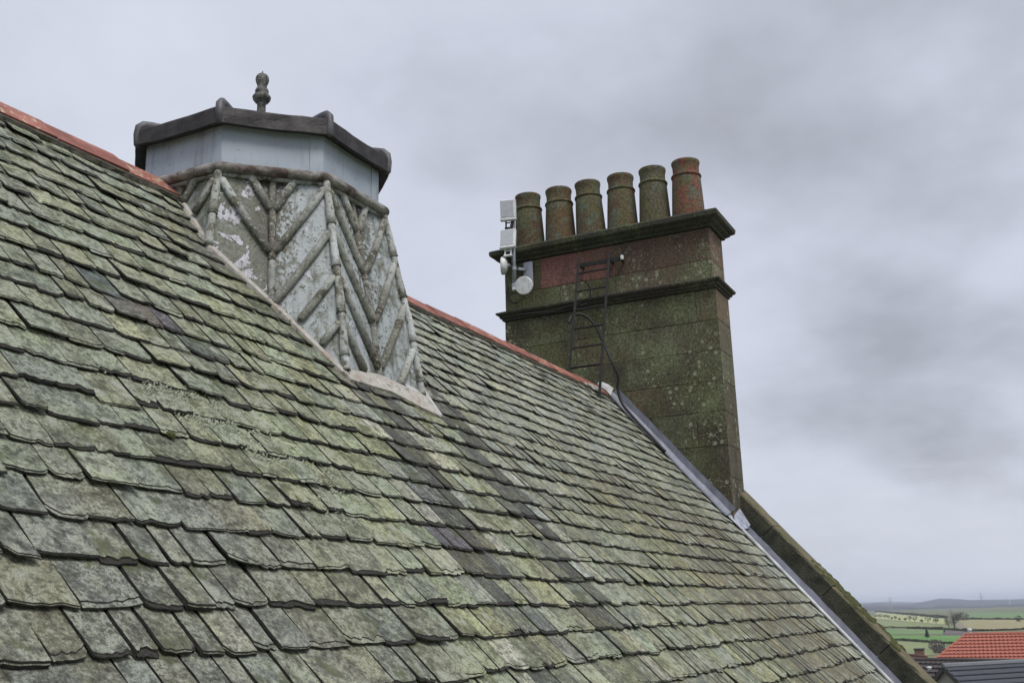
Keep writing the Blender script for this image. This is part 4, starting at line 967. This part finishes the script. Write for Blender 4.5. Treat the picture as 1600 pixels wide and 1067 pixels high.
for k in range(8):
    for half in (0, 1):
        m = MB(); us = [half * .5 + .5 * i / 5 for i in range(6)]; rows = []; m.curw = {(4, 0): (.86, .86, 0), (4, 1): (.5, .56, 0), (5, 0): (.4, .56, 0), (5, 1): (.56, .55, 0), (3, 1): (.72, .5, 0), (6, 0): (.64, .8, 0)}.get((k, half), (.6, .6, 0))
        fz = [max(skirt_foot(k, u, -.01), -1.4) for u in us]
        for i in range(15):
            t = i / 14; rows.append([skirt(k, us[j], lerp(.115, fz[j], t)) + Vector((0, 0, 0)) for j in range(6)])
        m.grid(rows); w0 = m.curw; top_ = {4: 1.0, 5: .9}.get(k, .6)
        m.wear = [(w0[0], w0[1], top_ * (1 - abs(2 * us[q % 6] - 1)) ** 1.5 * (1 - .6 * (q // 6) / 14)) for q in range(len(m.v))]
        m.build('skirt_panel', M['skirt'], vent, VO, smooth=True)
VIS = (3, 4, 5, 6, 7)
def roll(pts, r, col=(1, 1, 1), mat='roll', name='lead_roll', n=9, col2=None):
    m = MB(); m.cur = col; P = [Vector(p) + Vector((nz(p[2] * 9, i), nz(p[2] * 9, i + 40), 0)) * .003 for i, p in enumerate(pts)]
    m.tube(P, [r * (1 + .13 * nz(p.x * 13, p.y * 13, p.z * 13)) for p in P], n, True, True)
    if col2:
        a, b = P[0], P[-1]; L2 = (b - a).length_squared
        m.tint = [lerp3(col, col2, sm(.1, .8, (Vector(v) - a).dot(b - a) / L2)) for v in m.v]
    m.build(name, M[mat], vent, VO, smooth=True)
def line_on(k, u0, z0, u1, z1, n=10, out=.012): return [skirt(k, lerp(u0, u1, i / n), lerp(z0, z1, i / n), out) for i in range(n + 1)]
CORN = [.115, -.17, -.43, -.70, -.94, -1.2]       # where each length of hip roll laps the next
for c in range(8):
    if c in (0, 1, 2): continue                   # the corners behind the ridge
    a = A0[c]; foot = skirt_foot(c, 0.0, .01)
    zs = [z for z in CORN if z > foot + .04] + [foot]
    for i, (z0, z1) in enumerate(zip(zs, zs[1:])):
        n = 7; pts = [VP(a, hipR(lerp(z0, z1, t / n)) + .012, lerp(z0, z1, t / n)) for t in range(n + 1)]
        m = MB(); m.cur = random.choice(((1.2, 1.2, 1.1), (1.5, 1.5, 1.45), (1.3, 1.3, 1.2), (1.75, 1.75, 1.75))); rr = [lerp(.021, .026, (t / n) ** 2) * (1 + .12 * nz(t * .9, c, i)) for t in range(n + 1)]
        m.tube(pts, rr, 9, True); m.build('hip_roll', M['roll'], vent, VO, smooth=True)
        pe = pts[-1]
        if z1 > foot + .02:
            m = MB(); d = (pts[-1] - pts[-2]).normalized(); m.cur = (.7, .7, .6); m.tube([pe - d * .003, pe + d * .003], .028, 9); m.build('collar', M['roll'], vent, VO)
for k in (2, 3, 4, 5, 6, 7):
    foot5 = skirt_foot(k, .5, .01)
    zs = [.11] + [z for z in (-.13, -.42, -.70, -.95) if z > foot5 + .05] + [foot5]
    for i, (z0, z1) in enumerate(zip(zs, zs[1:])): roll(line_on(k, .5, z0, .5, z1, 5, .006), .0225, random.choice(((.42, .38, .3), (.5, .46, .38), (.6, .56, .48)) if z0 > -.3 else ((.8, .8, .72), (1.0, 1.0, .95))), name='valley_roll')
    for half in (0, 1):
        for z0, z1, u0 in ((.105, -.10, .28), (.04, -.36, .0), (-.235, -.66, .0), (-.50, -.93, .0), (-.77, -1.2, .0)):
            if k == 4 and half == 0 and z0 < 0: continue
            a, b = (u0, .5 - .02) if half == 0 else (1 - u0, .5 + .02)
            if u0 == 0: a += .03 * (1 if half == 0 else -1)
            n = 12; pts = []
            for i in range(n + 1):
                p = skirt(k, lerp(a, b, i / n), lerp(z0, z1, i / n), .013)
                if over_roof(p) < .012: break
                pts.append(p)
            if len(pts) > 2:
                hi = random.choice(((1.3, 1.3, 1.25), (1.55, 1.55, 1.5), (1.05, 1.05, .95))); lo = random.choice(((.3, .28, .23), (.45, .43, .36), (.65, .63, .55)))
                if k == 5: lo = tuple(v * 1.5 for v in lo)
                roll(pts, .0225, hi, name='diagonal_roll', col2=lo)
# apron of pale mortar-grey lead round the foot
for k in (2, 3, 4, 5, 6, 7):
    m = MB(); rows = []
    for i in range(9):
        u = i / 8; f = skirt(k, u, skirt_foot(k, u, .0)); 
        mid = A0[k] + R(22.5); wd = .02 * (1 + .12 * nz(u * 4, k))
        if k == 4: wd = lerp(.02, .06, u)
        if k == 5: wd = lerp(.06, .17, u)
        if k == 6: wd = lerp(.17, .1, u)
        d = Vector((math.cos(lerp(A0[k], A0[k] + R(45), u)), math.sin(lerp(A0[k], A0[k] + R(45), u)), 0)); 
        if f.y > AX - .02: q = Vector((f.x, f.y, f.z)); d2 = Vector((d.x, d.y, -d.y * TT)); nn = Vector((0, ST, CT))
        else: q = f; d2 = Vector((d.x, d.y, d.y * TT)); nn = NR
        d2.normalize(); w = .004 * nz(u * 9, k, 3)
        uu = .03 if k <= 4 else .045
        rows.append([q + nn * uu - d * .03, q + nn * uu * .7 + d2 * .005, q + nn * (.022 + w) + d2 * wd * .55, q + nn * (.014 + w) + d2 * wd, q + nn * -.004 + d2 * (wd + .004)])
    m.grid(rows); m.build('apron', M['pale_mortar'], vent, VO, attrs=False)
m = MB(); t0 = RP(5.02, 1.38, .018)          # loose tongue of the apron at its lower right
rows = [[RP(lerp(4.98, 5.2, i / 6) + .0, 1.30 + .05 * j + .02 * i / 6, .028 - .0035 * j + .004 * nz(i, j)) for j in range(5)] for i in range(7)]
m.grid(rows); m.build('apron', M['pale_lead'], vent, VO, attrs=False)
# drum, ring roll, fascia, cap
def octring(r, z): return [VP(A0[k], r, z) for k in range(8)]
for k in range(8):
    m = MB(); a, b = A0[k], A0[(k + 1) % 8]; r0 = .722
    def dp(u, z): return VP(a, r0, z).lerp(VP(b, r0, z), u)
    m.grid([[dp(i / 6, .385) for i in range(7)], [dp(i / 6, .26) for i in range(7)], [dp(i / 6, .13) for i in range(7)]]); m.build('drum_panel', M['drum'], vent, VO, attrs=False)
    m = MB(); mid = a + R(22.5); n = Vector((math.cos(mid), math.sin(mid), 0)); t = Vector((-math.sin(mid), math.cos(mid), 0))
    m.box(dp(.93, .26) + n * .002, .005, .075, .235, 0, n, t, Vector((0, 0, 1)))
    m.build('cover_strip', M['drum'], vent, VO, attrs=False)
    m = MB(); pts = [VP(a, .765, .118).lerp(VP(b, .765, .118), i / 8) + Vector((0, 0, .006 * nz(i * .7, k))) for i in range(9)]
    m.tube(pts, [.029 * (1 + .15 * nz(i, k, 4)) for i in range(9)], 10, True, True); m.build('ring_roll', M['rust_roll'], vent, VO, smooth=True)
    m = MB(); pts = [VP(a, .748, .082).lerp(VP(b, .748, .082), i) for i in (0, 1)]; m.tube(pts, .012, 6); m.build('ring_bead', M['roll'], vent, VO)
    # fascia of dark dressed lead, slightly buckled
    m = MB(); rows = []
    for z, r in ((.39, .715), (.368, .782), (.366, .79), (.37, .795), (.42, .794), (.458, .795), (.468, .789), (.474, .76)):
        rows.append([VP(a, r, z).lerp(VP(b, r, z), i / 8) + n * (.006 * nz(i * .8, k * 3, z * 20)) + Vector((0, 0, .004 * nz(i * .6, k * 5, 2) - .008 * math.sin(math.pi * i / 8))) for i in range(9)])
    m.grid(rows); m.build('fascia', M['dark_lead'], vent, VO, attrs=False)
    m = MB(); m.face([m.vert(VP(a, .765, .468)), m.vert(VP(b, .765, .468)), m.vert((VX, 0, .56))]); m.build('cap_panel', M['lead'], vent, VO, attrs=False)
    m = MB(); pts = [VP(a, .782, .375), VP(a, .786, .44), VP(a, .778, .482), VP(a, .75, .505), VP(a, .70, .515), VP(a, .4, .545), VP(a, .1, .57)]
    m.tube(pts, [.02, .022, .025, .027, .025, .022, .022], 9, True, True); m.build('cap_roll', M['cap_lead'], vent, VO, smooth=True)
# finial
m = MB(); m.lathe((4.722, 0, .54), [(.05, 0), (.03, .03), (.027, .1), (.027, .325), (.03, .332)], 18); m.build('finial_stem', M['finial'], vent, VO, smooth=True, attrs=False)
m = MB(); m.lathe((4.722, 0, .87), [(0.0258, 0), (0.0414, .008), (0.0534, .024), (0.0580, .04), (0.0534, .05), (0.0423, .056), (0.0405, .068), (0.0423, .078), (0.0414, .088), (0.0331, .104), (0.0276, .114), (0.0331, .13), (0.0396, .148), (0.0423, .164), (0.0396, .18), (0.0313, .194), (0.0166, .204), (0.0055, .208), (0.0037, .222), (0.0009, .226)], 22); m.build('finial', M['finial'], vent, VO, smooth=True, attrs=False)

# ================================================================== AIR
t = bpy.data.materials.new('haze'); t.use_nodes = True; nt = t.node_tree; nt.nodes.clear()
o_ = nt.nodes.new('ShaderNodeOutputMaterial'); pv = nt.nodes.new('ShaderNodeVolumePrincipled'); pv.inputs['Color'].default_value = (.76, .84, 1.0, 1); pv.inputs['Density'].default_value = 1.9e-4
nt.links.new(pv.outputs[0], o_.inputs['Volume'])
m = MB(); m.box((0, 0, 9.0), 13400, 13400, 43.0); h = m.build('haze', t, attrs=False); h['kind'] = 'stuff'
